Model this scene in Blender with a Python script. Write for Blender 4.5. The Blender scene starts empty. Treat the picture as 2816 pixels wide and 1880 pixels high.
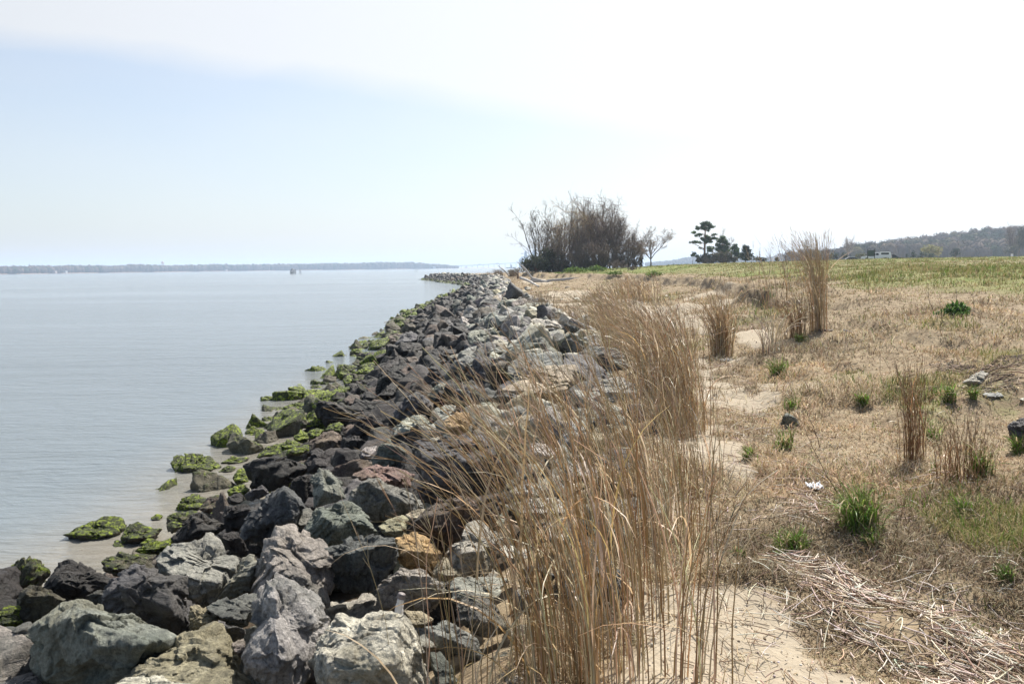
import bpy, bmesh, math, random
import numpy as np
from mathutils import Vector, Matrix

random.seed(7)
rng = np.random.default_rng(7)
SC = bpy.context.scene
COL = SC.collection

# ------------------------------------------------------------------ camera
F = 2280.0                      # focal length in photo pixels (photo is 2816 x 1880)
CAM = np.array([0.0, 0.0, 3.0])
PITCH, ROLL = math.atan((940 - 734) / F), 0.0113
fwd = np.array([0, math.cos(PITCH), -math.sin(PITCH)])
up0 = np.array([0, math.sin(PITCH), math.cos(PITCH)])
rt0 = np.array([1.0, 0, 0])
rgt = math.cos(ROLL) * rt0 - math.sin(ROLL) * up0
upv = math.cos(ROLL) * up0 + math.sin(ROLL) * rt0
cam = bpy.data.cameras.new('camera')
camo = bpy.data.objects.new('camera', cam)
COL.objects.link(camo)
m = Matrix(((rgt[0], upv[0], -fwd[0], CAM[0]), (rgt[1], upv[1], -fwd[1], CAM[1]), (rgt[2], upv[2], -fwd[2], CAM[2]), (0, 0, 0, 1)))
camo.matrix_world = m
cam.sensor_width = 36.0
cam.lens = F / 2816 * 36.0
cam.clip_start = 0.05
cam.clip_end = 20000
SC.camera = camo

# ------------------------------------------------------------------ light and sky
SUN_AZ, SUN_EL = math.radians(34), math.radians(54)     # to the right of the view, ahead
EXPOSURE = 0.66
SKY_STRENGTH = 0.10
SUN_STRENGTH = 5.0
HAZE = 0.00026
W = bpy.data.worlds.new('World')
SC.world = W
W.use_nodes = True
nt = W.node_tree
for n in list(nt.nodes):
    nt.nodes.remove(n)


def N(nt, kind, **kw):
    n = nt.nodes.new(kind)
    for k, v in kw.items():
        if k in n.inputs.keys() if hasattr(n.inputs, 'keys') else False:
            n.inputs[k].default_value = v
        else:
            setattr(n, k, v)
    return n


def L(nt, a, ao, b, bi):
    nt.links.new(a.outputs[ao], b.inputs[bi])


def ramp(nt, stops, interp='LINEAR'):
    r = nt.nodes.new('ShaderNodeValToRGB')
    cr = r.color_ramp
    cr.interpolation = interp
    while len(cr.elements) > 1:
        cr.elements.remove(cr.elements[-1])
    cr.elements[0].position = stops[0][0]
    c = stops[0][1]
    cr.elements[0].color = c if len(c) == 4 else (*c, 1)
    for p, c in stops[1:]:
        e = cr.elements.new(p)
        e.color = c if len(c) == 4 else (*c, 1)
    return r


def math_node(nt, op, a=None, b=None, c=None, clamp=False):
    n = nt.nodes.new('ShaderNodeMath')
    n.operation = op
    n.use_clamp = clamp
    for i, v in enumerate((a, b, c)):
        if v is None:
            continue
        if isinstance(v, (int, float)):
            n.inputs[i].default_value = v
        else:
            nt.links.new(v, n.inputs[i])
    return n.outputs[0]


sky = nt.nodes.new('ShaderNodeTexSky')
sky.sky_type = 'NISHITA'
sky.sun_disc = False
sky.sun_elevation = SUN_EL
sky.sun_rotation = SUN_AZ
sky.altitude = 0
sky.air_density = 1.0
sky.dust_density = 1.6
sky.ozone_density = 1.2
tc = nt.nodes.new('ShaderNodeTexCoord')
sep = nt.nodes.new('ShaderNodeSeparateXYZ')
L(nt, tc, 'Generated', sep, 0)
ymax = math_node(nt, 'MAXIMUM', sep.outputs[1], 0.15)
u = math_node(nt, 'DIVIDE', sep.outputs[0], ymax)
v = math_node(nt, 'DIVIDE', sep.outputs[2], ymax)
comb = nt.nodes.new('ShaderNodeCombineXYZ')
nt.links.new(u, comb.inputs[0])
nt.links.new(v, comb.inputs[1])
mp = nt.nodes.new('ShaderNodeMapping')
mp.inputs['Rotation'].default_value = (0, 0, math.radians(9))
mp.inputs['Scale'].default_value = (0.9, 3.6, 1)
L(nt, comb, 0, mp, 0)
nz = nt.nodes.new('ShaderNodeTexNoise')
nz.inputs['Scale'].default_value = 2.2
nz.inputs['Detail'].default_value = 6
nz.inputs['Roughness'].default_value = 0.5
nz.inputs['Distortion'].default_value = 0.4
L(nt, mp, 0, nz, 0)
# veil of high cloud: its lower edge slopes down from the left to the right
edge = math_node(nt, 'MULTIPLY_ADD', u, 0.147, v)            # v + .095 u
edge = math_node(nt, 'SUBTRACT', edge, 0.160)
edge = math_node(nt, 'MULTIPLY', edge, 16.0)
nzo = math_node(nt, 'MULTIPLY_ADD', nz.outputs[0], 1.5, -.75)
edge = math_node(nt, 'ADD', edge, nzo)
edge = math_node(nt, 'ADD', edge, 0.30, clamp=True)
right = math_node(nt, 'MULTIPLY_ADD', u, 1.0, 0.55, clamp=True)   # thin veil also low on the right
veil = math_node(nt, 'MAXIMUM', math_node(nt, 'MULTIPLY', edge, 0.92), math_node(nt, 'MULTIPLY', right, 0.80))
low = math_node(nt, 'SUBTRACT', 1.0, math_node(nt, 'MULTIPLY', v, 7.0), clamp=True)
veil = math_node(nt, 'MAXIMUM', veil, math_node(nt, 'MULTIPLY', low, 0.72))
ahead = math_node(nt, 'MULTIPLY_ADD', sep.outputs[1], 2.2, 0.35, clamp=True)   # the veil lies on the sun's side of the sky
veil = math_node(nt, 'MAXIMUM', veil, math_node(nt, 'MULTIPLY_ADD', nz.outputs[0], .45, .20))
veil = math_node(nt, 'MULTIPLY', veil, ahead)
cl = nt.nodes.new('ShaderNodeMix')
cl.data_type = 'RGBA'
cl.blend_type = 'MIX'
nt.links.new(veil, cl.inputs[0])
L(nt, sky, 0, cl, 6)
cmul = nt.nodes.new('ShaderNodeVectorMath')
cmul.operation = 'SCALE'
cmul.inputs[0].default_value = (5.75, 5.9, 6.1)
nt.links.new(math_node(nt, 'MULTIPLY_ADD', math_node(nt, 'MINIMUM', math_node(nt, 'MAXIMUM', u, -.7), .8), .30, 1.10), cmul.inputs[3])
nt.links.new(cmul.outputs[0], cl.inputs[7])
bg = nt.nodes.new('ShaderNodeBackground')
bg.inputs[1].default_value = SKY_STRENGTH
nt.links.new(cl.outputs[2], bg.inputs[0])
wo = nt.nodes.new('ShaderNodeOutputWorld')
L(nt, bg, 0, wo, 0)

sl = bpy.data.lights.new('sun', 'SUN')
sl.energy = SUN_STRENGTH
sl.angle = math.radians(0.6)
sl.color = (1.0, 0.955, 0.88)
so = bpy.data.objects.new('sun', sl)
COL.objects.link(so)
sd = Vector((math.sin(SUN_AZ) * math.cos(SUN_EL), math.cos(SUN_AZ) * math.cos(SUN_EL), math.sin(SUN_EL)))
so.rotation_euler = sd.to_track_quat('Z', 'Y').to_euler()
SC.view_settings.view_transform = 'Standard'
SC.view_settings.look = 'None'
SC.view_settings.gamma = 1
SC.view_settings.exposure = EXPOSURE
SC.render.engine = 'CYCLES'
SC.cycles.volume_bounces = 1
SC.cycles.max_bounces = 8
SC.cycles.volume_step_rate = 4.0

# ------------------------------------------------------------------ helpers


def project(P):
    P = np.asarray(P, float)
    r = P - CAM
    z = r @ fwd
    return 1408 + F * (r @ rgt) / z, 940 - F * (r @ upv) / z, z


def ray(px, py):
    d = fwd + rgt * ((px - 1408) / F) + upv * ((940 - py) / F)
    return d                                   # depth along fwd = 1


def unproj(px, py, z):
    d = ray(px, py)
    t = (z - CAM[2]) / d[2]
    return CAM + d * t


def hsh(ix, iy, iz, seed):
    h = (ix.astype(np.int64) * 374761393 + iy.astype(np.int64) * 668265263 + iz.astype(np.int64) * 2147483647 + seed * 974634777) & 0xFFFFFFFF
    h = ((h ^ (h >> 13)) * 1274126177) & 0xFFFFFFFF
    h = ((h ^ (h >> 16)) * 2246822519) & 0xFFFFFFFF
    return ((h ^ (h >> 15)) & 0xFFFFFF) / float(0xFFFFFF)


def vnoise(P, seed=0):
    P = np.asarray(P, float)
    i = np.floor(P).astype(np.int64)
    f = P - i
    w = f * f * f * (f * (f * 6 - 15) + 10)
    r = 0
    for dx in (0, 1):
        wx = w[..., 0] if dx else 1 - w[..., 0]
        for dy in (0, 1):
            wy = w[..., 1] if dy else 1 - w[..., 1]
            for dz in (0, 1):
                wz = w[..., 2] if dz else 1 - w[..., 2]
                r = r + wx * wy * wz * hsh(i[..., 0] + dx, i[..., 1] + dy, i[..., 2] + dz, seed)
    return r * 2 - 1


def fbm(P, octv=4, seed=0, gain=0.5):
    P = np.asarray(P, float)
    a, s, r = 1.0, 1.0, 0
    for o in range(octv):
        r = r + a * vnoise(P * s + o * 17.3, seed + o)
        a *= gain
        s *= 2.03
    return r


def n2(X, Y, scale, octv=3, seed=0):
    X, Y = np.broadcast_arrays(np.asarray(X, float), np.asarray(Y, float))
    return fbm(np.stack([X * scale, Y * scale, np.zeros_like(X)], -1), octv, seed)


def sst(a, b, x):
    t = np.clip((x - a) / (b - a), 0, 1)
    return t * t * (3 - 2 * t)


# ------------------------------------------------------------------ the lie of the land
XS_Y = [-20, -2, 2, 5, 8.2, 9.9, 13, 16.8, 24.4, 33, 54, 80, 122, 134, 150, 185, 216, 228, 240, 262, 300, 400, 600, 800, 1000, 1500, 9000]
XS_X = [-30, -16, -9.5, -6.8, -4.6, -4.05, -4.3, -4.4, -5.1, -5.6, -6.6, -6.5, -6.4, -6.8, -9.5, -17, -23.5, -21, 0, 32, 62, 90, 140, 190, 300, 700, 5200]
XC_Y = [-20, 0, 3, 7.7, 13.4, 21.5, 30.7, 47, 77, 110, 130, 150, 185, 216, 228, 9000]
XC_X = [-4, -0.5, .10, 1.15, 1.7, 1.7, 1.24, .45, -.3, -1, -1.5, -4, -11.5, -19, -17, 1e5]
XB_Y = [-20, 0, 11, 19, 26, 41, 62, 85, 100, 118, 140, 300, 9000]
XB_X = [7, 6.8, 7.0, 7.7, 8.0, 10.4, 12.0, 9.5, 4.5, 1.5, 2.0, 8, 1000]


def xs(Y): return np.interp(Y, XS_Y, XS_X)
def xc(Y): return np.where(np.asarray(Y) > 228, xs(Y) + 6.0, np.interp(Y, XC_Y, XC_X))
def xb(Y): return np.maximum(np.interp(Y, XB_Y, XB_X), xc(Y) + 1)


def envelope(X, Y):
    a, b = xs(Y), xc(Y)
    s = (X - a) / np.maximum(b - a, .5)
    return np.where(s < 0, (X - a) * 0.35, 1.5 * sst(-0.12, 0.86, s) - 1.5 * sst(-0.12, 0.86, 0.0)), s


def ground_zones(X, Y):
    """sand, green, soil masks in 0..1"""
    X, Y = np.broadcast_arrays(np.asarray(X, float), np.asarray(Y, float))
    R = np.sqrt(X * X + Y * Y)
    sand = np.zeros_like(X)
    for (px, py, rx, ry) in SAND:
        c = unproj(px, py, 1.42)
        d = np.sqrt(((X - c[0]) / rx) ** 2 + ((Y - c[1]) / ry) ** 2)
        sand = np.maximum(sand, 1 - sst(0.55, 1.15, d + 0.35 * n2(X, Y, 1.6 / max(rx, .6), 3, 5)))
    n = n2(X, Y, .9, 4, 9)
    sand = np.maximum(sand, .75 * sst(0.42, 0.75, n2(X, Y * .7, .55, 4, 31)) * (R < 40))
    bx = xb(Y)
    sand = sand * sst(.2, -1.0, X - bx + .4 * n)
    green = sst(0.0, 3.0, X - bx - 1.2 + 1.6 * n2(X, Y, .25, 3, 12)) * sst(7, 18, Y)
    green = green * (.62 + .38 * sst(-.4, .3, n2(X, Y, .08, 4, 14)))
    green = np.maximum(green, .38 * sst(.40, .8, n2(X, Y, .7, 3, 15)) * (X > 2.5))
    u = X / np.maximum(Y, 1)
    green = green * (1 - .30 * sst(30, 75, R) * sst(.22, .42, u))
    return np.clip(sand, 0, 1), np.clip(green, 0, 1)


SAND = [(2010, 1790, .62, .8), (1830, 1700, .3, .5), (2260, 1850, .35, .3), (1990, 1250, .16, .8), (2000, 1092, .5, .7), (2060, 945, .6, 1.1),
        (1900, 900, .8, 1.8), (1960, 925, .5, 1.6), (1700, 850, 1.6, 8), (1560, 810, 1.5, 9), (1480, 830, .8, 8), (1790, 960, .7, 5), (1640, 870, 1.0, 7),
        (2700, 1105, .35, .22), (1470, 775, 2, 14), (1900, 1200, .5, 1.0), (2790, 1880, .3, .3)]


def ground_h(X, Y, detail=True):
    X, Y = np.broadcast_arrays(np.asarray(X, float), np.asarray(Y, float))
    env, s = envelope(X, Y)
    a, c, b = xs(Y), xc(Y), xb(Y)
    rock = env - 0.42 - .25 * sst(0.0, -.1, s)
    land = 1.40 + 0.05 * n2(X, Y, .5, 3, 2) + .06 * n2(X, Y, 2.2, 2, 4)
    # hummocky rise in front of the bank
    land = land + .20 * sst(3.0, .3, b - X) + (.17 * sst(-.2, .8, n2(X, Y, .55, 3, 21)) + .07 * sst(.0, .7, n2(X, Y, 1.5, 3, 23))) * sst(2.2, 4.5, X) * sst(3.5, 1.5, X - b)
    u = X / np.maximum(Y, 5)
    k = np.interp(u, [-1, .0, .1, .16, .2, .43, .62, 1.2], [.0, .03, .08, .30, .46, .93, 1.0, 1.05])
    k = np.where(Y > 60, k, k + (0.9 - k) * sst(60, 15, Y))
    edge = X - b + .9 * n2(X, Y, .35, 3, 6) + .3 * n2(X, Y, 1.3, 2, 8)
    scarp = sst(-.25, .45, edge)
    step = .26 + .22 * sst(12, 30, Y)
    rise = 0.0115 * np.clip(Y - 14, 0, 106) * k
    slope = .35 * sst(0, 9, X - b)
    field = step * scarp + scarp * (slope + rise * 1.0) * sst(-.5, 5 + Y * .05, edge)
    field = field + scarp * .045 * n2(X, Y, .12, 3, 40)
    past = np.clip(Y - 124, 0, 400)
    field = field - np.minimum(.0065 * past, 1.2) * scarp
    z = land + field
    w = sst(.86, 1.0, s)
    z = rock * (1 - w) + z * w
    # natural shore without stones past the trees
    nat = (Y > 232)
    z = np.where(nat, np.clip((X - a) * .08, -2, 2.2), z)
    hill = 21 * sst(.33, .64, u) * sst(560, 800, Y)
    z = z + hill
    return np.maximum(z, -2.2)


def H(x, y):
    return float(ground_h(np.array([float(x)]), np.array([float(y)]))[0])


def on_ground(px, py, zoff=0.0):
    """world point where the photo ray meets the ground"""
    d = ray(px, py)
    t = np.geomspace(1.5, 1500, 1400)
    P = CAM + d * t[:, None]
    h = ground_h(P[:, 0], P[:, 1]) + zoff
    i = int(np.argmax(P[:, 2] < h))
    if i == 0:
        i = len(t) - 1
    return P[i]


def tag(o, label=None, cat=None, group=None, kind=None):
    if label: o['label'] = label
    if cat: o['category'] = cat
    if group: o['group'] = group
    if kind: o['kind'] = kind
    return o


def mesh_np(name, V, quads=None, tris=None, mat=None, color=None, smooth=False, attrs=None):
    V = np.asarray(V, np.float32).reshape(-1, 3)
    me = bpy.data.meshes.new(name)
    nq = 0 if quads is None else len(quads)
    ntri = 0 if tris is None else len(tris)
    loops = np.concatenate([np.asarray(x, np.int32).ravel() for x in (quads, tris) if x is not None and len(x)])
    me.vertices.add(len(V))
    me.vertices.foreach_set('co', V.ravel())
    me.loops.add(len(loops))
    me.loops.foreach_set('vertex_index', loops)
    me.polygons.add(nq + ntri)
    tot = np.concatenate([np.full(nq, 4, np.int32), np.full(ntri, 3, np.int32)])
    start = np.concatenate([[0], np.cumsum(tot)[:-1]]).astype(np.int32)
    me.polygons.foreach_set('loop_start', start)
    me.polygons.foreach_set('loop_total', tot)
    if smooth:
        me.polygons.foreach_set('use_smooth', np.ones(nq + ntri, bool))
    me.update(calc_edges=True)
    if color is not None:
        ca = me.color_attributes.new('tint', 'FLOAT_COLOR', 'POINT')
        c = np.ones((len(V), 4), np.float32)
        c[:, :color.shape[1]] = color
        ca.data.foreach_set('color', c.ravel())
    for k, a in (attrs or {}).items():
        at = me.attributes.new(k, 'FLOAT', 'POINT')
        at.data.foreach_set('value', np.asarray(a, np.float32))
    if mat: me.materials.append(mat)
    return me


def link(name, me, parent=None, loc=None):
    o = bpy.data.objects.new(name, me)
    COL.objects.link(o)
    if parent is not None: o.parent = parent
    if loc is not None: o.location = loc
    return o


def empty(name, loc, rz=0):
    o = bpy.data.objects.new(name, None)
    COL.objects.link(o)
    o.location = loc
    o.rotation_euler = (0, 0, rz)
    o.empty_display_size = .2
    return o


def tubes(P, R, sides=3, closed=False):
    """P n x m x 3 paths, R n x m radii -> verts, quads, per-vertex path index"""
    P = np.asarray(P, float)
    n, mm, _ = P.shape
    R = np.broadcast_to(np.asarray(R, float), (n, mm))
    T = np.gradient(P, axis=1)
    T /= np.linalg.norm(T, axis=2, keepdims=True) + 1e-9
    ref = np.where(np.abs(T[..., 2:3]) > .9, np.array([1.0, 0, 0]), np.array([0, 0, 1.0]))
    A = np.cross(T, ref)
    A /= np.linalg.norm(A, axis=2, keepdims=True) + 1e-9
    B = np.cross(T, A)
    ang = np.arange(sides) * 2 * math.pi / sides
    V = P[:, :, None, :] + R[:, :, None, None] * (A[:, :, None, :] * np.cos(ang)[None, None, :, None] + B[:, :, None, :] * np.sin(ang)[None, None, :, None])
    idx = np.arange(n * mm * sides).reshape(n, mm, sides)
    a = idx[:, :-1, :]
    b = idx[:, 1:, :]
    a2 = np.roll(a, -1, axis=2)
    b2 = np.roll(b, -1, axis=2)
    Q = np.stack([a, a2, b2, b], -1).reshape(-1, 4)
    return V.reshape(-1, 3), Q, np.repeat(np.arange(n), mm * sides)


def ribbons(P, Wd, side):
    """flat blades; side n x 3 or n x m x 3 unit vectors"""
    P = np.asarray(P, float)
    n, mm, _ = P.shape
    Wd = np.broadcast_to(np.asarray(Wd, float), (n, mm))
    side = np.asarray(side, float)
    if side.ndim == 2: side = side[:, None, :]
    V = np.stack([P - side * Wd[..., None] * .5, P + side * Wd[..., None] * .5], 2)
    idx = np.arange(n * mm * 2).reshape(n, mm, 2)
    Q = np.stack([idx[:, :-1, 0], idx[:, :-1, 1], idx[:, 1:, 1], idx[:, 1:, 0]], -1).reshape(-1, 4)
    return V.reshape(-1, 3), Q, np.repeat(np.arange(n), mm * 2)


def join(parts):
    """parts: list of (V, F, C) with the same face size"""
    Vs, Fs, Cs, o = [], [], [], 0
    for V, Fq, C in parts:
        Vs.append(V); Fs.append(Fq + o); Cs.append(C); o += len(V)
    return np.concatenate(Vs), np.concatenate(Fs), np.concatenate(Cs)


# ------------------------------------------------------------------ materials


def new_mat(name):
    mt = bpy.data.materials.new(name)
    mt.use_nodes = True
    nt = mt.node_tree
    for n in list(nt.nodes): nt.nodes.remove(n)
    out = nt.nodes.new('ShaderNodeOutputMaterial')
    return mt, nt, out


def noise(nt, vec, scale, detail=4, rough=.55, dist=0.0):
    n = nt.nodes.new('ShaderNodeTexNoise')
    n.inputs['Scale'].default_value = scale
    n.inputs['Detail'].default_value = detail
    n.inputs['Roughness'].default_value = rough
    n.inputs['Distortion'].default_value = dist
    if vec is not None: nt.links.new(vec, n.inputs['Vector'])
    return n.outputs[0]


def mixc(nt, fac, a, b, mode='MIX'):
    n = nt.nodes.new('ShaderNodeMix')
    n.data_type = 'RGBA'
    n.blend_type = mode
    n.clamp_factor = True
    for i, v in ((0, fac), (6, a), (7, b)):
        if isinstance(v, (int, float)): n.inputs[i].default_value = v
        elif isinstance(v, tuple): n.inputs[i].default_value = v if len(v) == 4 else (*v, 1)
        else: nt.links.new(v, n.inputs[i])
    return n.outputs[2]


def attr(nt, name):
    a = nt.nodes.new('ShaderNodeAttribute')
    a.attribute_name = name
    return a


def mat_simple(name, col, rough=.6, metal=0, var=.25, scale=8.0, bump=.1):
    mt, nt, out = new_mat(name)
    p = nt.nodes.new('ShaderNodeBsdfPrincipled')
    tcn = nt.nodes.new('ShaderNodeTexCoord')
    f = noise(nt, tcn.outputs['Object'], scale, 5)
    r = math_node(nt, 'MULTIPLY_ADD', f, var * 2, 1 - var)
    sc = nt.nodes.new('ShaderNodeVectorMath'); sc.operation = 'SCALE'
    sc.inputs[0].default_value = col
    nt.links.new(r, sc.inputs[3])
    nt.links.new(sc.outputs[0], p.inputs['Base Color'])
    p.inputs['Roughness'].default_value = rough
    p.inputs['Metallic'].default_value = metal
    if bump:
        b = nt.nodes.new('ShaderNodeBump'); b.inputs['Strength'].default_value = bump
        b.inputs['Distance'].default_value = .02
        nt.links.new(f, b.inputs['Height'])
        nt.links.new(b.outputs[0], p.inputs['Normal'])
    nt.links.new(p.outputs[0], out.inputs[0])
    return mt


def mat_plant(name, transl=.35, rough=.5, spec=.3):
    """thin dry or green leaves coloured by the 'tint' attribute, partly translucent"""
    mt, nt, out = new_mat(name)
    a = attr(nt, 'tint')
    p = nt.nodes.new('ShaderNodeBsdfPrincipled')
    p.inputs['Roughness'].default_value = rough
    p.inputs['Specular IOR Level'].default_value = spec
    nt.links.new(a.outputs['Color'], p.inputs['Base Color'])
    t = nt.nodes.new('ShaderNodeBsdfTranslucent')
    nt.links.new(a.outputs['Color'], t.inputs[0])
    mx = nt.nodes.new('ShaderNodeMixShader')
    mx.inputs[0].default_value = transl
    nt.links.new(p.outputs[0], mx.inputs[1])
    nt.links.new(t.outputs[0], mx.inputs[2])
    nt.links.new(mx.outputs[0], out.inputs[0])
    return mt


M_DRY = mat_plant('dry_grass', .38, .42, .5)
M_GREEN = mat_plant('green_grass', .45, .5, .35)
M_LEAF = mat_plant('evergreen_leaf', .35, .55, .2)
M_BARK = mat_plant('bark', .0, .85, .1)
M_TWIG = mat_plant('twig', .0, .8, .15)


def mat_rock():
    mt, nt, out = new_mat('riprap_stone')
    tcn = nt.nodes.new('ShaderNodeTexCoord')
    geo = nt.nodes.new('ShaderNodeNewGeometry')
    oi = nt.nodes.new('ShaderNodeObjectInfo')
    off = nt.nodes.new('ShaderNodeVectorMath'); off.operation = 'ADD'
    sc = math_node(nt, 'MULTIPLY', oi.outputs['Random'], 61.0)
    cb = nt.nodes.new('ShaderNodeCombineXYZ')
    for i in range(3): nt.links.new(sc, cb.inputs[i])
    nt.links.new(tcn.outputs['Object'], off.inputs[0]); nt.links.new(cb.outputs[0], off.inputs[1])
    P = off.outputs[0]
    # rotated strata coordinates, a different tilt on every stone
    vr = nt.nodes.new('ShaderNodeVectorRotate'); vr.rotation_type = 'EULER_XYZ'
    rot = nt.nodes.new('ShaderNodeCombineXYZ')
    nt.links.new(math_node(nt, 'MULTIPLY', oi.outputs['Random'], 37.0), rot.inputs[0])
    nt.links.new(math_node(nt, 'MULTIPLY', oi.outputs['Random'], 91.0), rot.inputs[1])
    nt.links.new(P, vr.inputs['Vector']); nt.links.new(rot.outputs[0], vr.inputs['Rotation'])
    mp = nt.nodes.new('ShaderNodeMapping'); mp.inputs['Scale'].default_value = (1, 1, 5.5)
    nt.links.new(vr.outputs[0], mp.inputs[0])
    tint = attr(nt, 'tint')
    moss = attr(nt, 'moss').outputs['Fac']
    n1 = noise(nt, P, 3.2, 8, .66)
    n2_ = noise(nt, mp.outputs[0], 2.6, 12, .76, .25)
    n3 = noise(nt, P, 55.0, 6, .75)
    n4 = noise(nt, P, 1.7, 5, .55)
    # value pattern
    val = math_node(nt, 'MULTIPLY_ADD', n1, 2.2, -.10)
    val = math_node(nt, 'MULTIPLY', val, math_node(nt, 'MULTIPLY_ADD', n2_, 3.0, -.50))
    val = math_node(nt, 'MULTIPLY', val, math_node(nt, 'MULTIPLY_ADD', n3, 3.2, -.60))
    val = math_node(nt, 'MAXIMUM', val, .12)
    s1 = nt.nodes.new('ShaderNodeVectorMath'); s1.operation = 'SCALE'
    nt.links.new(tint.outputs['Color'], s1.inputs[0]); nt.links.new(val, s1.inputs[3])
    col = s1.outputs[0]
    # pale veins and crystalline skin
    vm = ramp(nt, [(0, (0, 0, 0)), (.56, (0, 0, 0)), (.66, (.75, .75, .75)), (1, (1, 1, 1))])
    nt.links.new(n2_, vm.inputs[0])
    lum = attr(nt, 'pale').outputs['Fac']
    col = mixc(nt, math_node(nt, 'MULTIPLY', vm.outputs[0], lum), col, (.36, .335, .29))
    # ochre and green lichen stains
    st = ramp(nt, [(0, (0, 0, 0)), (.54, (0, 0, 0)), (.64, (1, 1, 1))])
    nt.links.new(n4, st.inputs[0])
    col = mixc(nt, math_node(nt, 'MULTIPLY', st.outputs[0], math_node(nt, 'MULTIPLY', lum, .55)), col, (.25, .205, .10))
    st2 = ramp(nt, [(0, (1, 1, 1)), (.38, (1, 1, 1)), (.47, (0, 0, 0))])
    nt.links.new(n4, st2.inputs[0])
    col = mixc(nt, math_node(nt, 'MULTIPLY', st2.outputs[0], math_node(nt, 'MULTIPLY', lum, .38)), col, (.13, .17, .135))
    # algae: on the upper faces, ragged
    sx = nt.nodes.new('ShaderNodeSeparateXYZ'); nt.links.new(geo.outputs['Normal'], sx.inputs[0])
    nm = noise(nt, geo.outputs['Position'], 5.5, 6, .65)
    mm_ = math_node(nt, 'MULTIPLY_ADD', sx.outputs[2], .30, nm)
    mm_ = math_node(nt, 'ADD', mm_, math_node(nt, 'MULTIPLY_ADD', moss, 1.15, -1.28))
    mm_ = math_node(nt, 'MULTIPLY', mm_, 7.0, clamp=True)
    mcol = ramp(nt, [(0, (.012, .014, .006)), (.40, (.030, .036, .008)), (.47, (.08, .10, .008)), (.56, (.22, .28, .012)), (.72, (.38, .43, .03)), (.95, (.20, .13, .035))])
    nt.links.new(math_node(nt, 'ADD', math_node(nt, 'MULTIPLY_ADD', noise(nt, geo.outputs['Position'], 16.0, 8, .8), 1.5, -.44), math_node(nt, 'MULTIPLY', moss, .16)), mcol.inputs[0])
    col = mixc(nt, mm_, col, mcol.outputs[0])
    p = nt.nodes.new('ShaderNodeBsdfPrincipled')
    nt.links.new(col, p.inputs['Base Color'])
    nt.links.new(math_node(nt, 'MULTIPLY_ADD', n3, .5, .36), p.inputs['Roughness'])
    p.inputs['Specular IOR Level'].default_value = .38
    # relief
    vo = nt.nodes.new('ShaderNodeTexVoronoi'); vo.feature = 'DISTANCE_TO_EDGE'
    vo.inputs['Scale'].default_value = 3.3
    wv = nt.nodes.new('ShaderNodeVectorMath'); wv.operation = 'MULTIPLY_ADD'
    cbw = nt.nodes.new('ShaderNodeCombineXYZ')
    for i in range(3): nt.links.new(noise(nt, P, 4.0 + i, 4, .6), cbw.inputs[i])
    wv.inputs[1].default_value = (.35, .35, .35)
    nt.links.new(cbw.outputs[0], wv.inputs[0]); nt.links.new(P, wv.inputs[2])
    nt.links.new(wv.outputs[0], vo.inputs['Vector'])
    crack = math_node(nt, 'MULTIPLY', vo.outputs['Distance'], 14.0, clamp=True)
    h = math_node(nt, 'MULTIPLY', n2_, .75)
    h = math_node(nt, 'ADD', h, math_node(nt, 'MULTIPLY', crack, .10))
    h = math_node(nt, 'ADD', h, math_node(nt, 'MULTIPLY', n3, .30))
    h = math_node(nt, 'ADD', h, math_node(nt, 'MULTIPLY', math_node(nt, 'MULTIPLY', nm, mm_), .9))
    h = math_node(nt, 'ADD', h, math_node(nt, 'MULTIPLY', noise(nt, P, 11.0, 9, .74), .75))
    b = nt.nodes.new('ShaderNodeBump'); b.inputs['Strength'].default_value = 1.0
    b.inputs['Distance'].default_value = .048
    nt.links.new(h, b.inputs['Height']); nt.links.new(b.outputs[0], p.inputs['Normal'])
    nt.links.new(p.outputs[0], out.inputs[0])
    return mt


M_ROCK = mat_rock()


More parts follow.
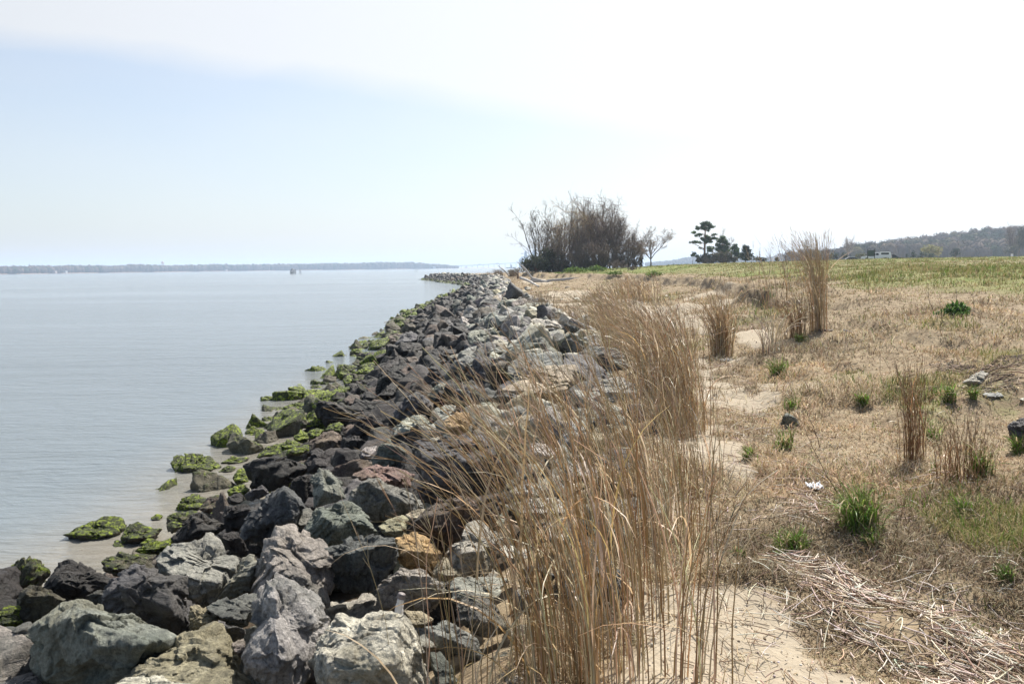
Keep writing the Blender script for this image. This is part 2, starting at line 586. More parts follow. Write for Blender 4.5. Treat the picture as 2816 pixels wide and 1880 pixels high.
def mat_ground():
    mt, nt, out = new_mat('ground_cover')
    geo = nt.nodes.new('ShaderNodeNewGeometry')
    P = geo.outputs['Position']
    sand, green, soil = (attr(nt, k).outputs['Fac'] for k in ('sand', 'green', 'soil'))
    fine = noise(nt, P, 60.0, 5, .7)
    mid = noise(nt, P, 6.0, 6, .65)
    big = noise(nt, P, .35, 5, .6)
    st = nt.nodes.new('ShaderNodeMapping'); st.inputs['Scale'].default_value = (.12, .9, 1)
    nt.links.new(P, st.inputs[0])
    band = noise(nt, st.outputs[0], 1.0, 5, .6)
    c_sand = mixc(nt, fine, (.28, .235, .17), (.50, .425, .32))
    c_sand = mixc(nt, math_node(nt, 'MULTIPLY', mid, .8), c_sand, (.30, .25, .185))
    r = ramp(nt, [(.25, (.12, .088, .055)), (.45, (.24, .185, .12)), (.62, (.33, .265, .175)), (.8, (.40, .33, .23))])
    nt.links.new(mid, r.inputs[0])
    c_dry = mixc(nt, math_node(nt, 'MULTIPLY', fine, .4), r.outputs[0], (.16, .105, .055))
    rg = ramp(nt, [(.3, (.085, .115, .026)), (.5, (.14, .175, .045)), (.7, (.215, .22, .08))])
    nt.links.new(math_node(nt, 'MULTIPLY_ADD', band, .6, math_node(nt, 'MULTIPLY', mid, .4)), rg.inputs[0])
    rb = ramp(nt, [(.40, (0, 0, 0)), (.62, (1, 1, 1))])
    nt.links.new(math_node(nt, 'MULTIPLY_ADD', band, .6, math_node(nt, 'MULTIPLY', big, .4)), rb.inputs[0])
    c_green = mixc(nt, math_node(nt, 'MULTIPLY', rb.outputs[0], .45), rg.outputs[0], (.27, .215, .10))
    g = math_node(nt, 'ADD', green, math_node(nt, 'MULTIPLY_ADD', mid, 1.0, -.5))
    g = math_node(nt, 'MULTIPLY_ADD', g, 2.0, -.5, clamp=True)
    c = mixc(nt, g, c_dry, c_green)
    s = math_node(nt, 'MULTIPLY_ADD', math_node(nt, 'ADD', sand, math_node(nt, 'MULTIPLY_ADD', mid, .8, -.4)), 3.0, -1.0, clamp=True)
    c = mixc(nt, s, c, c_sand)
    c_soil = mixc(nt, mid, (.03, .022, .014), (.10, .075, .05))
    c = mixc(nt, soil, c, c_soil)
    p = nt.nodes.new('ShaderNodeBsdfPrincipled')
    p.inputs['Roughness'].default_value = .9
    p.inputs['Specular IOR Level'].default_value = .15
    nt.links.new(c, p.inputs['Base Color'])
    b = nt.nodes.new('ShaderNodeBump'); b.inputs['Strength'].default_value = .8
    b.inputs['Distance'].default_value = .03
    nt.links.new(math_node(nt, 'ADD', math_node(nt, 'MULTIPLY', mid, 1.0), math_node(nt, 'MULTIPLY_ADD', fine, .22, math_node(nt, 'MULTIPLY', noise(nt, P, 17.0, 4, .6), .7))), b.inputs['Height'])
    nt.links.new(b.outputs[0], p.inputs['Normal'])
    nt.links.new(p.outputs[0], out.inputs[0])
    return mt


def mat_water():
    mt, nt, out = new_mat('river_water')
    geo = nt.nodes.new('ShaderNodeNewGeometry')
    P = geo.outputs['Position']
    m1 = nt.nodes.new('ShaderNodeMapping'); m1.inputs['Rotation'].default_value = (0, 0, .25)
    m1.inputs['Scale'].default_value = (.55, 1.5, 1); nt.links.new(P, m1.inputs[0])
    a = noise(nt, m1.outputs[0], 3.4, 6, .6, .4)
    m2 = nt.nodes.new('ShaderNodeMapping'); m2.inputs['Rotation'].default_value = (0, 0, -.12)
    m2.inputs['Scale'].default_value = (.25, 1, 1); nt.links.new(P, m2.inputs[0])
    c = noise(nt, m2.outputs[0], .75, 5, .6, .3)
    patch = noise(nt, m2.outputs[0], .05, 4, .6, .5)
    h = math_node(nt, 'MULTIPLY_ADD', a, .13, math_node(nt, 'MULTIPLY', c, .30))
    pr = ramp(nt, [(.35, (.35, .35, .35)), (.65, (1, 1, 1))]); nt.links.new(patch, pr.inputs[0])
    b = nt.nodes.new('ShaderNodeBump'); b.inputs['Distance'].default_value = 1.0
    nt.links.new(math_node(nt, 'MULTIPLY', pr.outputs[0], .95), b.inputs['Strength'])
    nt.links.new(h, b.inputs['Height'])
    p = nt.nodes.new('ShaderNodeBsdfPrincipled')
    shal = attr(nt, 'shallow').outputs['Fac']
    sn = noise(nt, P, 1.6, 5, .6)
    col = mixc(nt, shal, (.15, .175, .185), mixc(nt, sn, (.17, .15, .115), (.31, .26, .19)))
    nt.links.new(col, p.inputs['Base Color'])
    p.inputs['Roughness'].default_value = .10
    p.inputs['IOR'].default_value = 1.333
    nt.links.new(b.outputs[0], p.inputs['Normal'])
    nt.links.new(p.outputs[0], out.inputs[0])
    return mt


# ------------------------------------------------------------------ ground and water sheets


def axis(lo, hi, near, growth):
    p = [0.0]; s = near
    while p[-1] < hi: p.append(p[-1] + s); s *= growth
    q = [0.0]; s = near
    while q[-1] > lo: q.append(q[-1] - s); s *= growth
    return np.array(q[::-1][:-1] + p)


gx = axis(-60, 6500, .085, 1.0155) + 2.5
gy = np.concatenate([np.arange(-6, 3, .5), 3 + axis(-.01, 7200, .085, 1.0125)[1:]])
GX, GY = np.meshgrid(gx, gy)
GZ = ground_h(GX, GY)
sandm, greenm = ground_zones(GX, GY)
_, S_ = envelope(GX, GY)
dzx = np.gradient(GZ, axis=1) / np.gradient(GX, axis=1)
dzy = np.gradient(GZ, axis=0) / np.gradient(GY, axis=0)
steep = np.sqrt(dzx ** 2 + dzy ** 2)
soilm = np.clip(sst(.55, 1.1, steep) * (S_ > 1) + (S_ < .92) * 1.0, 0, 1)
soilm = np.where(GY > 200, 0, soilm)
sandm = sandm * (S_ > .9)
greenm = np.where(GY > 200, .2, greenm)
ny, nx = GX.shape
idx = np.arange(nx * ny).reshape(ny, nx)
Q = np.stack([idx[:-1, :-1], idx[:-1, 1:], idx[1:, 1:], idx[1:, :-1]], -1).reshape(-1, 4)
me = mesh_np('ground', np.stack([GX, GY, GZ], -1).reshape(-1, 3), Q, mat=mat_ground(), smooth=True,
             attrs={'sand': sandm.ravel(), 'green': greenm.ravel(), 'soil': soilm.ravel()})
tag(link('ground', me), kind='structure')

wx = np.concatenate([-np.geomspace(5200, 3, 60), np.linspace(-2.5, 3, 20), np.geomspace(4, 5200, 40)])
wy = np.concatenate([np.linspace(-40, 3, 20), np.geomspace(3.2, 7400, 160)])
WX, WY = np.meshgrid(wx, wy)
env_, s_ = envelope(WX, WY)
shal = sst(-2.2, .2, WX - xs(WY)) * .75 * sst(30, 15, WY)
ny, nx = WX.shape
idx = np.arange(nx * ny).reshape(ny, nx)
Q = np.stack([idx[:-1, :-1], idx[:-1, 1:], idx[1:, 1:], idx[1:, :-1]], -1).reshape(-1, 4)
me = mesh_np('river_water', np.stack([WX, WY, 0 * WX], -1).reshape(-1, 3), Q, mat=mat_water(), smooth=True, attrs={'shallow': shal.ravel()})
tag(link('river_water', me), kind='structure')

# ------------------------------------------------------------------ riprap stones
TINT = {
    'grey': (.33, .31, .265), 'green': (.19, .19, .155), 'dark': (.033, .028, .024), 'charcoal': (.10, .095, .088),
    'tan': (.37, .32, .21), 'orange': (.38, .25, .11), 'red': (.30, .175, .14), 'purple': (.29, .245, .205), 'pale': (.48, .45, .37),
    'olive': (.10, .088, .055), 'brown': (.11, .08, .058)}
WORD = {'grey': 'grey', 'green': 'green-grey', 'dark': 'blackish brown', 'charcoal': 'dark charcoal', 'tan': 'tan', 'orange': 'rusty orange',
        'red': 'pinkish red', 'purple': 'purplish grey', 'pale': 'pale grey', 'olive': 'olive brown', 'brown': 'brown', 'moss': 'algae-covered green'}
_ico = {}


def ico(sub):
    if sub not in _ico:
        bm = bmesh.new()
        bmesh.ops.create_icosphere(bm, subdivisions=sub, radius=1)
        Vv = np.array([v.co for v in bm.verts])
        Ff = np.array([[v.index for v in f.verts] for f in bm.faces])
        bm.free()
        _ico[sub] = (Vv / np.linalg.norm(Vv, axis=1, keepdims=True), Ff)
    return _ico[sub]


def stone(normals, dist, sub, size, seed, moss=0.0, p=26, rough=1.0, warp=None):
    """stone from cutting planes (n.x <= d about its own centre), broken and weathered"""
    D, Ff = ico(sub)
    d = D
    acc = np.zeros(len(d))
    for n, k in zip(normals, dist):
        c = d @ n
        acc += np.where(c > 1e-3, (np.maximum(c, 1e-3) / k) ** p, 0)
    r = acc ** (-1.0 / p)
    if warp is not None:
        r = np.minimum(r, (d @ warp.T).max(1))
    V = d * r[:, None]
    q = np.random.default_rng(seed)
    o = q.uniform(-50, 50, 3)
    Rm = np.array(Matrix.Rotation(q.uniform(0, 3), 3, Vector(q.normal(size=3)).normalized()))
    X = V / size
    lay = (X @ Rm.T) * np.array([1, 1, 4.0])
    a = fbm(X * 1.3 + o, 2, seed % 97) * .045
    w1 = fbm(X * 1.1 + o + 5, 2, seed % 89)
    st = lay[:, 2] * 1.15 + w1 * .9 + vnoise(X * 5 + o, 3) * .12
    saw = st - np.floor(st)
    msk = sst(-.25, .35, fbm(X * .9 + o + 40, 2, seed % 53))
    b = -(saw ** 1.5) * .085 * msk
    rp = (X @ np.roll(Rm, 1, axis=0).T) * 1.9 + fbm(X * 2.0 + o, 2, 11)[:, None] * .35
    blk = hsh(np.floor(rp[:, 0] + o[0]), np.floor(rp[:, 1] + o[1]), np.floor(rp[:, 2] + o[2]), seed % 79) - .5
    c = blk * .075 * (1 - msk * .6) if sub >= 4 else 0
    e = (-np.abs(fbm(X * 3.4 + o, 5, seed % 71, .58)) * .030 + fbm(X * 14 + o, 3, seed % 67, .6) * .010) if sub >= 5 else 0
    if sub >= 4:
        Xw = X + .10 * np.stack([vnoise(X * 4 + o + 3 * j_, 7 + j_) for j_ in range(3)], -1)
        for ns_, tl, wt in ((20, .42, 1.0), (130, .42, .9)) if sub >= 6 else ((20, .34, 1.0),):
            sv = q.normal(size=(ns_, 3)); sv /= np.linalg.norm(sv, axis=1, keepdims=True); sv *= q.uniform(.7, 1.3, (ns_, 1))
            kk = np.concatenate([((Xw[c0:c0 + 8000, None, :] - sv[None]) ** 2).sum(2).argmin(1) for c0 in range(0, len(Xw), 8000)])
            tv = q.normal(0, tl, (ns_, 3))
            e = e + wt * np.clip(((X - sv[kk]) * tv[kk]).sum(1), -.12, .07) * (1.0 if ns_ < 40 else .45)
    chip = -sst(.35, .55, vnoise(X * 2.7 + o + 30, seed % 61)) * .08
    disp = (a + b + c + e + chip) * rough
    if moss > .3:
        disp = disp + (1 - np.abs(fbm(X * 6 + o, 3, 5))) * .07 * moss
    V = V * (1 + disp[:, None] * size / np.maximum(r[:, None], .3 * size) * 1.0)
    return V, Ff


def hull_planes(P):
    bm = bmesh.new()
    for p_ in P: bm.verts.new(p_)
    bm.verts.ensure_lookup_table()
    bmesh.ops.convex_hull(bm, input=bm.verts)
    bm.normal_update()
    ns, ds = [], []
    for f in bm.faces:
        n = np.array(f.normal)
        dd = float(n @ np.array(f.verts[0].co))
        if dd < 0: n, dd = -n, -dd
        if f.calc_area() < 1e-7: continue
        for n0, d0 in zip(ns, ds):
            if n @ n0 > .9985: break
        else:
            ns.append(n); ds.append(max(dd, .01))
    bm.free()
    return ns, ds


def hit_surface(px, py, off=0.0):
    d = ray(px, py)
    t = np.geomspace(1.2, 400, 1600)
    P = CAM + d * t[:, None]
    env, s = envelope(P[:, 0], P[:, 1])
    h = np.where(s < 1, np.maximum(env, 0.0), 1.42) + off
    i = int(np.argmax(P[:, 2] < h))
    return t[i] if i else 400.0


HERO = []
PALE = {'grey': .7, 'green': .45, 'dark': .08, 'charcoal': .25, 'tan': .6, 'orange': .5, 'red': .5, 'purple': .6, 'pale': .8, 'olive': .2, 'brown': .3}


def crop(ox, oy, s):
    def f(col, pts, label=None, moss=0.0, face='lit', ridge=None, near=0.0, thick=1.0):
        P = [(ox + x / s, oy + y / s) for x, y in pts]
        R = [(ox + x / s, oy + y / s) for x, y in ridge] if ridge else None
        HERO.append((col, P, label, moss, face, R, near, thick))
    return f


A = crop(0, 1200, 2.306)
B = crop(940, 1200, 2.306)
E = crop(700, 900, 4.48)
FF = crop(1100, 850, 4.48)
G = crop(1300, 700, 2.851)
A('green', [(190, 1260), (240, 1180), (440, 1035), (520, 1060), (640, 1100), (830, 1130), (1000, 1190), (1110, 1265), (1080, 1330), (960, 1400), (700, 1640), (300, 1680), (205, 1540), (185, 1380)],
  'huge dark green-grey angular boulder in the lower left corner of the bank', ridge=[(560, 1150), (700, 1240), (950, 1310), (620, 1340)], face='dark')
A('tan', [(760, 1480), (900, 1400), (1180, 1230), (1390, 1180), (1450, 1260), (1530, 1370), (1600, 1480), (1650, 1660), (900, 1700), (700, 1600)],
  'sunlit tan and pale green boulder with an orange corner, right of the huge dark one', ridge=[(1000, 1560), (1250, 1620), (1450, 1580)], face='lit')
A('pale', [(640, 1600), (780, 1520), (1050, 1500), (1220, 1568), (1300, 1750), (700, 1760)], 'pale rock top cut off by the bottom edge of the photo, left of centre', near=.35)
A('grey', [(1535, 1380), (1580, 1200), (1640, 960), (1740, 870), (1850, 900), (1990, 990), (2080, 1100), (2135, 1200), (2080, 1330), (1980, 1450), (1900, 1660), (1700, 1620), (1560, 1470)],
  'tall upright pointed boulder with a sharp vertical ridge and layered bright right face', ridge=[(1745, 890), (1812, 1080), (1800, 1280), (1745, 1350), (1760, 1480)], near=.1)
A('purple', [(1590, 990), (1650, 760), (1700, 620), (1760, 560), (1870, 560), (2000, 620), (2110, 740), (2150, 900), (2080, 1060), (1900, 1100), (1620, 1100)],
  'large purplish boulder with an orange lichen patch behind the tall pointed boulder', ridge=[(1730, 700), (1740, 860), (1950, 900)])
A('grey', [(970, 770), (1100, 690), (1330, 605), (1400, 660), (1510, 790), (1490, 870), (1410, 940), (1380, 1040), (1290, 1075), (1180, 1010), (1000, 870)],
  'broad smooth light grey boulder with its flat face sunlit and a dark lower edge', ridge=[(1180, 950), (1400, 930), (1060, 850)])
A('charcoal', [(635, 1070), (660, 960), (720, 890), (800, 825), (930, 830), (1060, 870), (1175, 895), (1192, 1010), (1200, 1200), (1120, 1275), (1000, 1260), (830, 1180), (660, 1130)],
  'blocky dark boulder with white veins and a squared slab-like right side', ridge=[(1060, 900), (1080, 1090), (860, 900), (760, 960)], face='dark')
A('grey', [(1375, 1035), (1470, 890), (1540, 770), (1580, 742), (1655, 780), (1645, 850), (1600, 930), (1590, 990), (1460, 1030)],
  'small wedge rock, white-topped and black below, left of the purplish boulder', ridge=[(1500, 890), (1590, 880)], face='dark')
A('green', [(1300, 1080), (1400, 1030), (1560, 990), (1650, 1000), (1620, 1090), (1560, 1220), (1440, 1185), (1350, 1130)])
A('tan', [(1195, 1060), (1250, 1045), (1310, 1100), (1385, 1150), (1380, 1185), (1290, 1230), (1200, 1225)])
A('charcoal', [(1385, 1180), (1560, 1225), (1540, 1290), (1460, 1310), (1400, 1260)], face='dark')
A('grey', [(1460, 1300), (1550, 1270), (1560, 1380), (1500, 1400)])
A('dark', [(270, 970), (320, 860), (370, 790), (480, 783), (600, 850), (720, 920), (670, 990), (600, 1010), (540, 1050), (430, 1040), (340, 1010)],
  'blackish brown boulder just right of the algae-streaked pointed one at the left edge', ridge=[(540, 880), (580, 990), (400, 930)])
A('olive', [(5, 950), (20, 890), (90, 830), (180, 743), (240, 770), (320, 870), (270, 965), (140, 1040), (10, 1050)],
  'pointed brown boulder with green algae on its water side at the left edge', moss=.62, ridge=[(200, 800), (180, 930)], face='dark')
A('olive', [(90, 1100), (140, 960), (200, 940), (280, 980), (410, 1035), (340, 1140), (260, 1190), (130, 1200)], moss=.42, face='dark')
A('olive', [(-20, 1110), (60, 1062), (125, 1068), (150, 1180), (60, 1230), (-20, 1230)], 'bright green algae-covered rock at the very left edge of the photo', moss=1.0)
A('charcoal', [(-20, 1240), (110, 1180), (270, 1168), (225, 1240), (195, 1340), (205, 1460), (100, 1530), (-20, 1540)], face='dark')
A('charcoal', [(-20, 1560), (120, 1510), (210, 1490), (290, 1600), (200, 1700), (-20, 1700)])
A('charcoal', [(550, 1010), (640, 965), (690, 990), (650, 1080), (570, 1060)], face='dark')
A('olive', [(630, 790), (660, 760), (760, 738), (870, 733), (985, 750), (975, 830), (850, 865), (740, 880), (650, 850)], moss=.55)
A('olive', [(850, 722), (900, 695), (1000, 690), (1100, 635), (1095, 690), (990, 745), (880, 740)], 'low strip of vivid green algae rock beside the broad light grey boulder', moss=1.0)
A('olive', [(890, 675), (960, 638), (1015, 670), (990, 705), (900, 700)], moss=.8)
A('olive', [(412, 620), (520, 580), (650, 517), (760, 512), (792, 580), (770, 615), (680, 662), (560, 675), (450, 650)],
  'wedge-shaped algae rock standing alone in the water, nearest to the photo bottom left', moss=.78)
A('olive', [(768, 640), (820, 560), (880, 543), (950, 575), (1018, 590), (980, 640), (900, 675), (780, 682)], moss=.66)
A('olive', [(955, 515), (1000, 485), (1032, 500), (1022, 538), (970, 535)], moss=.7)
A('olive', [(1083, 165), (1120, 113), (1240, 118), (1330, 135), (1407, 190), (1390, 225), (1250, 245), (1120, 240), (1090, 205)],
  'long algae-topped block alone in the water, 18 percent across and 68 down', moss=.80)
A('olive', [(1403, 165), (1480, 123), (1582, 135), (1560, 162), (1470, 182)], moss=.8)
A('olive', [(1388, 220), (1450, 178), (1498, 200), (1480, 238), (1400, 238)], moss=.7)
A('olive', [(1438, 345), (1530, 293), (1592, 330), (1560, 372), (1450, 375)], 'round vivid green algae rock against the dark stones at the waterline', moss=1.05)
A('olive', [(1478, 265), (1500, 213), (1550, 200), (1580, 290), (1500, 305)], moss=1.0)
A('olive', [(1108, 475), (1160, 400), (1220, 368), (1312, 392), (1270, 440), (1250, 480), (1150, 485)], moss=.85)
A('brown', [(1262, 455), (1310, 395), (1400, 373), (1462, 400), (1440, 440), (1340, 485), (1290, 485)], moss=.5)
A('olive', [(1330, 485), (1370, 438), (1425, 440), (1405, 525)], moss=.7)
A('olive', [(1060, 515), (1110, 473), (1250, 475), (1220, 530), (1150, 585), (1080, 625), (1062, 570)], moss=.62)
A('dark', [(1093, 645), (1130, 590), (1210, 500), (1290, 478), (1390, 530), (1445, 580), (1400, 605), (1320, 625), (1200, 670), (1100, 685)], ridge=[(1230, 520), (1250, 600), (1370, 590)])
A('dark', [(1413, 520), (1430, 430), (1560, 428), (1640, 480), (1570, 540), (1530, 605), (1440, 615)], face='dark')
A('charcoal', [(1520, 620), (1550, 530), (1630, 450), (1700, 370), (1790, 323), (1850, 350), (1942, 450), (1890, 500), (1870, 565), (1740, 590), (1650, 725), (1530, 690)],
  'large dark wedge boulder with a sunlit tan right side, low on the water side', ridge=[(1800, 345), (1865, 440), (1870, 520), (1640, 560)], face='dark')
A('dark', [(1543, 180), (1600, 138), (1800, 118), (1830, 150), (1955, 200), (1900, 265), (1820, 325), (1700, 365), (1590, 325), (1560, 250)], ridge=[(1800, 160), (1640, 200), (1780, 260)], face='dark')
A('charcoal', [(1550, 375), (1660, 308), (1712, 360), (1650, 405), (1560, 410)], face='dark')
A('dark', [(1375, 620), (1500, 598), (1570, 690), (1550, 790), (1460, 720)], face='dark')
A('green', [(1972, 240), (2020, 178), (2090, 220), (2175, 290), (2200, 390), (2020, 405), (1995, 445), (1965, 330)],
  'pointed green-grey rock like a small peak, left of the pinkish rock', ridge=[(2040, 230), (2060, 340)])
A('dark', [(1820, 325), (1900, 238), (1972, 228), (1975, 330), (1930, 425), (1870, 350)], face='dark')
A('dark', [(1945, 190), (1960, 80), (2168, 70), (2200, 140), (2080, 205), (1960, 225)])
A('green', [(1873, 565), (1868, 500), (1940, 443), (1995, 460), (1960, 545), (1910, 590)])
A('olive', [(1628, 132), (1690, 68), (1760, 48), (1812, 90), (1800, 122), (1680, 140)], moss=.8)
A('olive', [(1760, 50), (1820, 18), (1905, 40), (1890, 72), (1810, 92)], moss=1.0)
A('olive', [(1808, 122), (1830, 80), (1955, 48), (1955, 92), (1900, 115)], moss=.9)
A('dark', [(1440, 375), (1520, 353), (1555, 400), (1500, 435), (1450, 425)], moss=.4)

B('green', [(-245, 600), (-150, 440), (-90, 418), (20, 413), (100, 450), (180, 520), (255, 610), (120, 650), (0, 690), (-60, 710), (-190, 650)],
  'smooth dome-topped green-grey boulder in front of the pinkish rock', ridge=[(-130, 500), (60, 520), (-40, 560)])
B('green', [(25, 405), (70, 325), (170, 258), (260, 288), (430, 348), (555, 440), (480, 500), (350, 520), (230, 545), (130, 485), (40, 425)],
  'broad dark green-grey boulder with a sunlit right shoulder, below the pinkish rock', ridge=[(180, 290), (420, 420), (300, 320)], face='dark')
B('red', [(60, 240), (110, 190), (200, 173), (330, 183), (400, 210), (463, 240), (440, 325), (330, 330), (280, 300), (170, 270), (90, 275)], 'pinkish red rock, the only red one on the bank')
B('green', [(183, 140), (230, 60), (300, 8), (380, 55), (425, 110), (410, 205), (280, 200), (195, 180)], face='dark')
B('grey', [(108, 105), (150, 68), (225, 58), (195, 155), (118, 145)])
B('charcoal', [(465, 60), (470, 30), (530, 13), (640, 13), (770, 35), (800, 60), (950, -10), (1130, 5), (1165, 100), (1100, 210), (1060, 290), (950, 310), (850, 370), (700, 400), (580, 430), (490, 365), (478, 200)],
  'massive dark cube-like boulder with a bright flat top behind the grass stems', ridge=[(475, 100), (600, 118), (700, 95), (900, 120), (640, 300)], face='dark')
B('brown', [(398, 595), (480, 510), (560, 438), (680, 383), (850, 368), (1000, 368), (1055, 400), (1000, 480), (950, 550), (820, 560), (760, 620), (700, 695), (650, 730), (570, 660), (480, 615)],
  'dark brown streaky layered boulder above the rusty orange one', ridge=[(560, 500), (760, 430), (640, 600)], face='dark')
B('tan', [(228, 560), (350, 508), (425, 500), (415, 565), (395, 650), (270, 630)])
B('tan', [(390, 500), (480, 463), (545, 460), (480, 525), (420, 545)])
B('orange', [(335, 650), (440, 608), (520, 628), (600, 678), (652, 740), (600, 805), (570, 885), (460, 855), (350, 805)], 'rusty orange rock, the brightest coloured one in the middle of the bank', ridge=[(420, 720), (560, 740)])
B('charcoal', [(-135, 700), (-50, 678), (0, 658), (200, 628), (330, 638), (355, 700), (355, 800), (280, 900), (220, 1000), (100, 990), (0, 980), (-120, 915)],
  'upright dark boulder with vertical grooves and a bright upper rim, left of the orange rock', ridge=[(-60, 760), (150, 710), (320, 690)], face='dark')
B('purple', [(213, 1000), (260, 908), (360, 798), (450, 838), (570, 878), (655, 940), (645, 1010), (580, 1115), (460, 1110), (350, 1110), (240, 1095)],
  'speckled dark purplish boulder directly below the rusty orange rock', face='dark')
B('pale', [(650, 755), (720, 640), (790, 558), (870, 533), (965, 580), (1005, 660), (1005, 760), (945, 845), (860, 890), (760, 910), (680, 850)],
  'rounded pale pitted boulder right of the rusty orange rock', ridge=[(760, 740), (900, 720)])
B('tan', [(578, 875), (600, 800), (660, 758), (700, 830), (770, 900), (720, 915), (620, 920)])
B('grey', [(688, 955), (720, 898), (860, 878), (970, 878), (1065, 900), (1045, 945), (960, 980), (860, 1000), (760, 1070), (700, 1045)])
B('green', [(718, 1110), (760, 1028), (820, 988), (925, 1030), (945, 1130), (1065, 1190), (1085, 1235), (900, 1270), (800, 1230), (710, 1165)], 'triangular grey rock with a peaked top just left of the tall grass', ridge=[(850, 1060), (860, 1160)])
B('grey', [(508, 1200), (640, 1168), (740, 1198), (840, 1268), (908, 1370), (900, 1420), (780, 1410), (640, 1350), (540, 1270)], ridge=[(620, 1260), (780, 1320)])
B('pale', [(-225, 1400), (-170, 1300), (-40, 1208), (0, 1135), (160, 1128), (380, 1128), (450, 1200), (505, 1300), (565, 1450), (600, 1600), (580, 1760), (-50, 1760), (-180, 1560)],
  'big flat-topped pale boulder with a tan-green right side at the bottom of the photo', ridge=[(-90, 1400), (200, 1480), (320, 1420), (370, 1200), (330, 1330)], near=.05)
B('tan', [(388, 1098), (500, 1108), (575, 1150), (575, 1185), (480, 1215), (430, 1175)])
B('green', [(565, 1375), (630, 1368), (675, 1430), (725, 1520), (760, 1650), (600, 1650)])
B('green', [(938, 1400), (1050, 1348), (1200, 1338), (1245, 1370), (1225, 1435), (1060, 1455), (980, 1435)])
B('grey', [(985, 1505), (1080, 1458), (1200, 1448), (1265, 1500), (1255, 1600), (1000, 1620)])
B('tan', [(1038, 1230), (1110, 1193), (1205, 1198), (1205, 1295), (1100, 1305)])
B('pale', [(1000, 690), (1060, 688), (1180, 718), (1195, 760), (1090, 805), (1010, 795)])
B('pale', [(1040, 435), (1250, 378), (1420, 400), (1445, 470), (1300, 525), (1100, 505)])
B('grey', [(1120, 292), (1220, 298), (1300, 330), (1250, 380), (1100, 400), (1060, 350)])
B('pale', [(1180, 45), (1250, 40), (1400, 75), (1380, 140), (1240, 150), (1170, 120)])
B('charcoal', [(1600, 110), (1700, 78), (1900, 88), (1965, 150), (1850, 260), (1700, 225)])
B('grey', [(1400, 180), (1560, 150), (1640, 220), (1560, 300), (1420, 280)])
B('pale', [(1280, 560), (1420, 520), (1500, 600), (1400, 700), (1280, 660)])
B('charcoal', [(1150, 830), (1250, 800), (1350, 880), (1300, 980), (1160, 960)], face='dark')
B('grey', [(1090, 960), (1220, 980), (1280, 1080), (1180, 1150), (1080, 1080)], face='dark')

E('dark', [(743, 960), (800, 908), (900, 903), (1010, 930), (1115, 960), (1185, 1070), (1060, 1130), (960, 1180), (880, 1220), (780, 1120), (743, 1040)],
  'blackish boulder with green algae hanging under its water side', moss=.35, ridge=[(800, 960), (1000, 980), (1100, 1040)], face='dark')
E('dark', [(1143, 990), (1280, 908), (1500, 903), (1640, 898), (1680, 950), (1600, 1015), (1430, 1020), (1200, 1070)])
E('dark', [(1175, 1070), (1400, 1020), (1485, 1040), (1500, 1085), (1300, 1140), (1190, 1180)], face='dark')
E('dark', [(1238, 1130), (1430, 1058), (1540, 1100), (1625, 1185), (1600, 1270), (1400, 1310), (1200, 1345), (1180, 1260)], ridge=[(1440, 1090), (1400, 1260), (1540, 1200)], face='dark')
E('brown', [(700, 1380), (850, 1288), (960, 1278), (1075, 1330), (1085, 1420), (1040, 1500), (900, 1520), (690, 1520), (655, 1450)], ridge=[(840, 1400), (1000, 1390)])
E('dark', [(1088, 1380), (1220, 1328), (1290, 1348), (1445, 1450), (1380, 1510), (1230, 1560), (1110, 1490)], face='dark')
E('dark', [(1558, 560), (1700, 548), (1825, 600), (1825, 670), (1720, 700), (1640, 770), (1480, 850), (1500, 720)], ridge=[(1600, 600), (1790, 640)], face='dark')
E('charcoal', [(1828, 665), (1880, 588), (1940, 556), (2035, 640), (1985, 705), (1900, 745), (1840, 725)], ridge=[(1940, 580), (1960, 670)])
E('dark', [(1465, 885), (1600, 760), (1700, 660), (1785, 700), (1755, 770), (1600, 860)])
E('dark', [(1168, 720), (1240, 678), (1335, 740), (1315, 810), (1180, 790)])
E('dark', [(1255, 700), (1380, 708), (1465, 730), (1440, 800), (1330, 810)], moss=.5)
E('dark', [(1288, 650), (1400, 628), (1535, 628), (1490, 695), (1350, 705)])
E('brown', [(1098, 900), (1160, 828), (1280, 818), (1325, 890), (1260, 970), (1140, 995)])
E('dark', [(1308, 830), (1400, 818), (1445, 900), (1330, 908)])
E('dark', [(943, 890), (1010, 798), (1090, 788), (1165, 820), (1080, 885), (1020, 925)], moss=.5)
E('charcoal', [(1698, 1045), (1880, 868), (1980, 803), (2085, 840), (2185, 960), (2165, 1065), (2000, 1085), (1900, 1080), (1700, 1190)],
  'big black boulder with a green-grey rounded crown above the grey boulders', ridge=[(1960, 850), (2090, 930), (1850, 980)], face='dark')
E('brown', [(1198, 640), (1240, 588), (1330, 573), (1385, 600), (1300, 675), (1220, 695)], moss=.55)
E('olive', [(1095, 645), (1150, 588), (1212, 590), (1190, 685), (1110, 725)], moss=.9)
E('olive', [(1013, 535), (1010, 490), (1100, 453), (1210, 453), (1262, 490), (1200, 562), (1060, 568)], moss=.6)
E('olive', [(1198, 445), (1260, 393), (1320, 420), (1385, 470), (1350, 495), (1230, 465)], moss=.5)
E('olive', [(1218, 555), (1330, 488), (1440, 493), (1488, 540), (1380, 583), (1250, 583)], 'flat vivid green algae rock halfway down the waterline', moss=1.05)
E('olive', [(948, 583), (960, 543), (1020, 550), (1033, 577)], moss=.5)
E('olive', [(685, 738), (720, 708), (800, 720), (848, 735), (830, 757), (720, 757)], 'low flat algae stone alone in the water, 31 percent across and 57 down', moss=.7)
E('olive', [(1178, 358), (1220, 328), (1285, 350), (1270, 368)], moss=.7)
E('olive', [(1305, 342), (1350, 308), (1430, 298), (1462, 325), (1420, 352)], moss=.9)
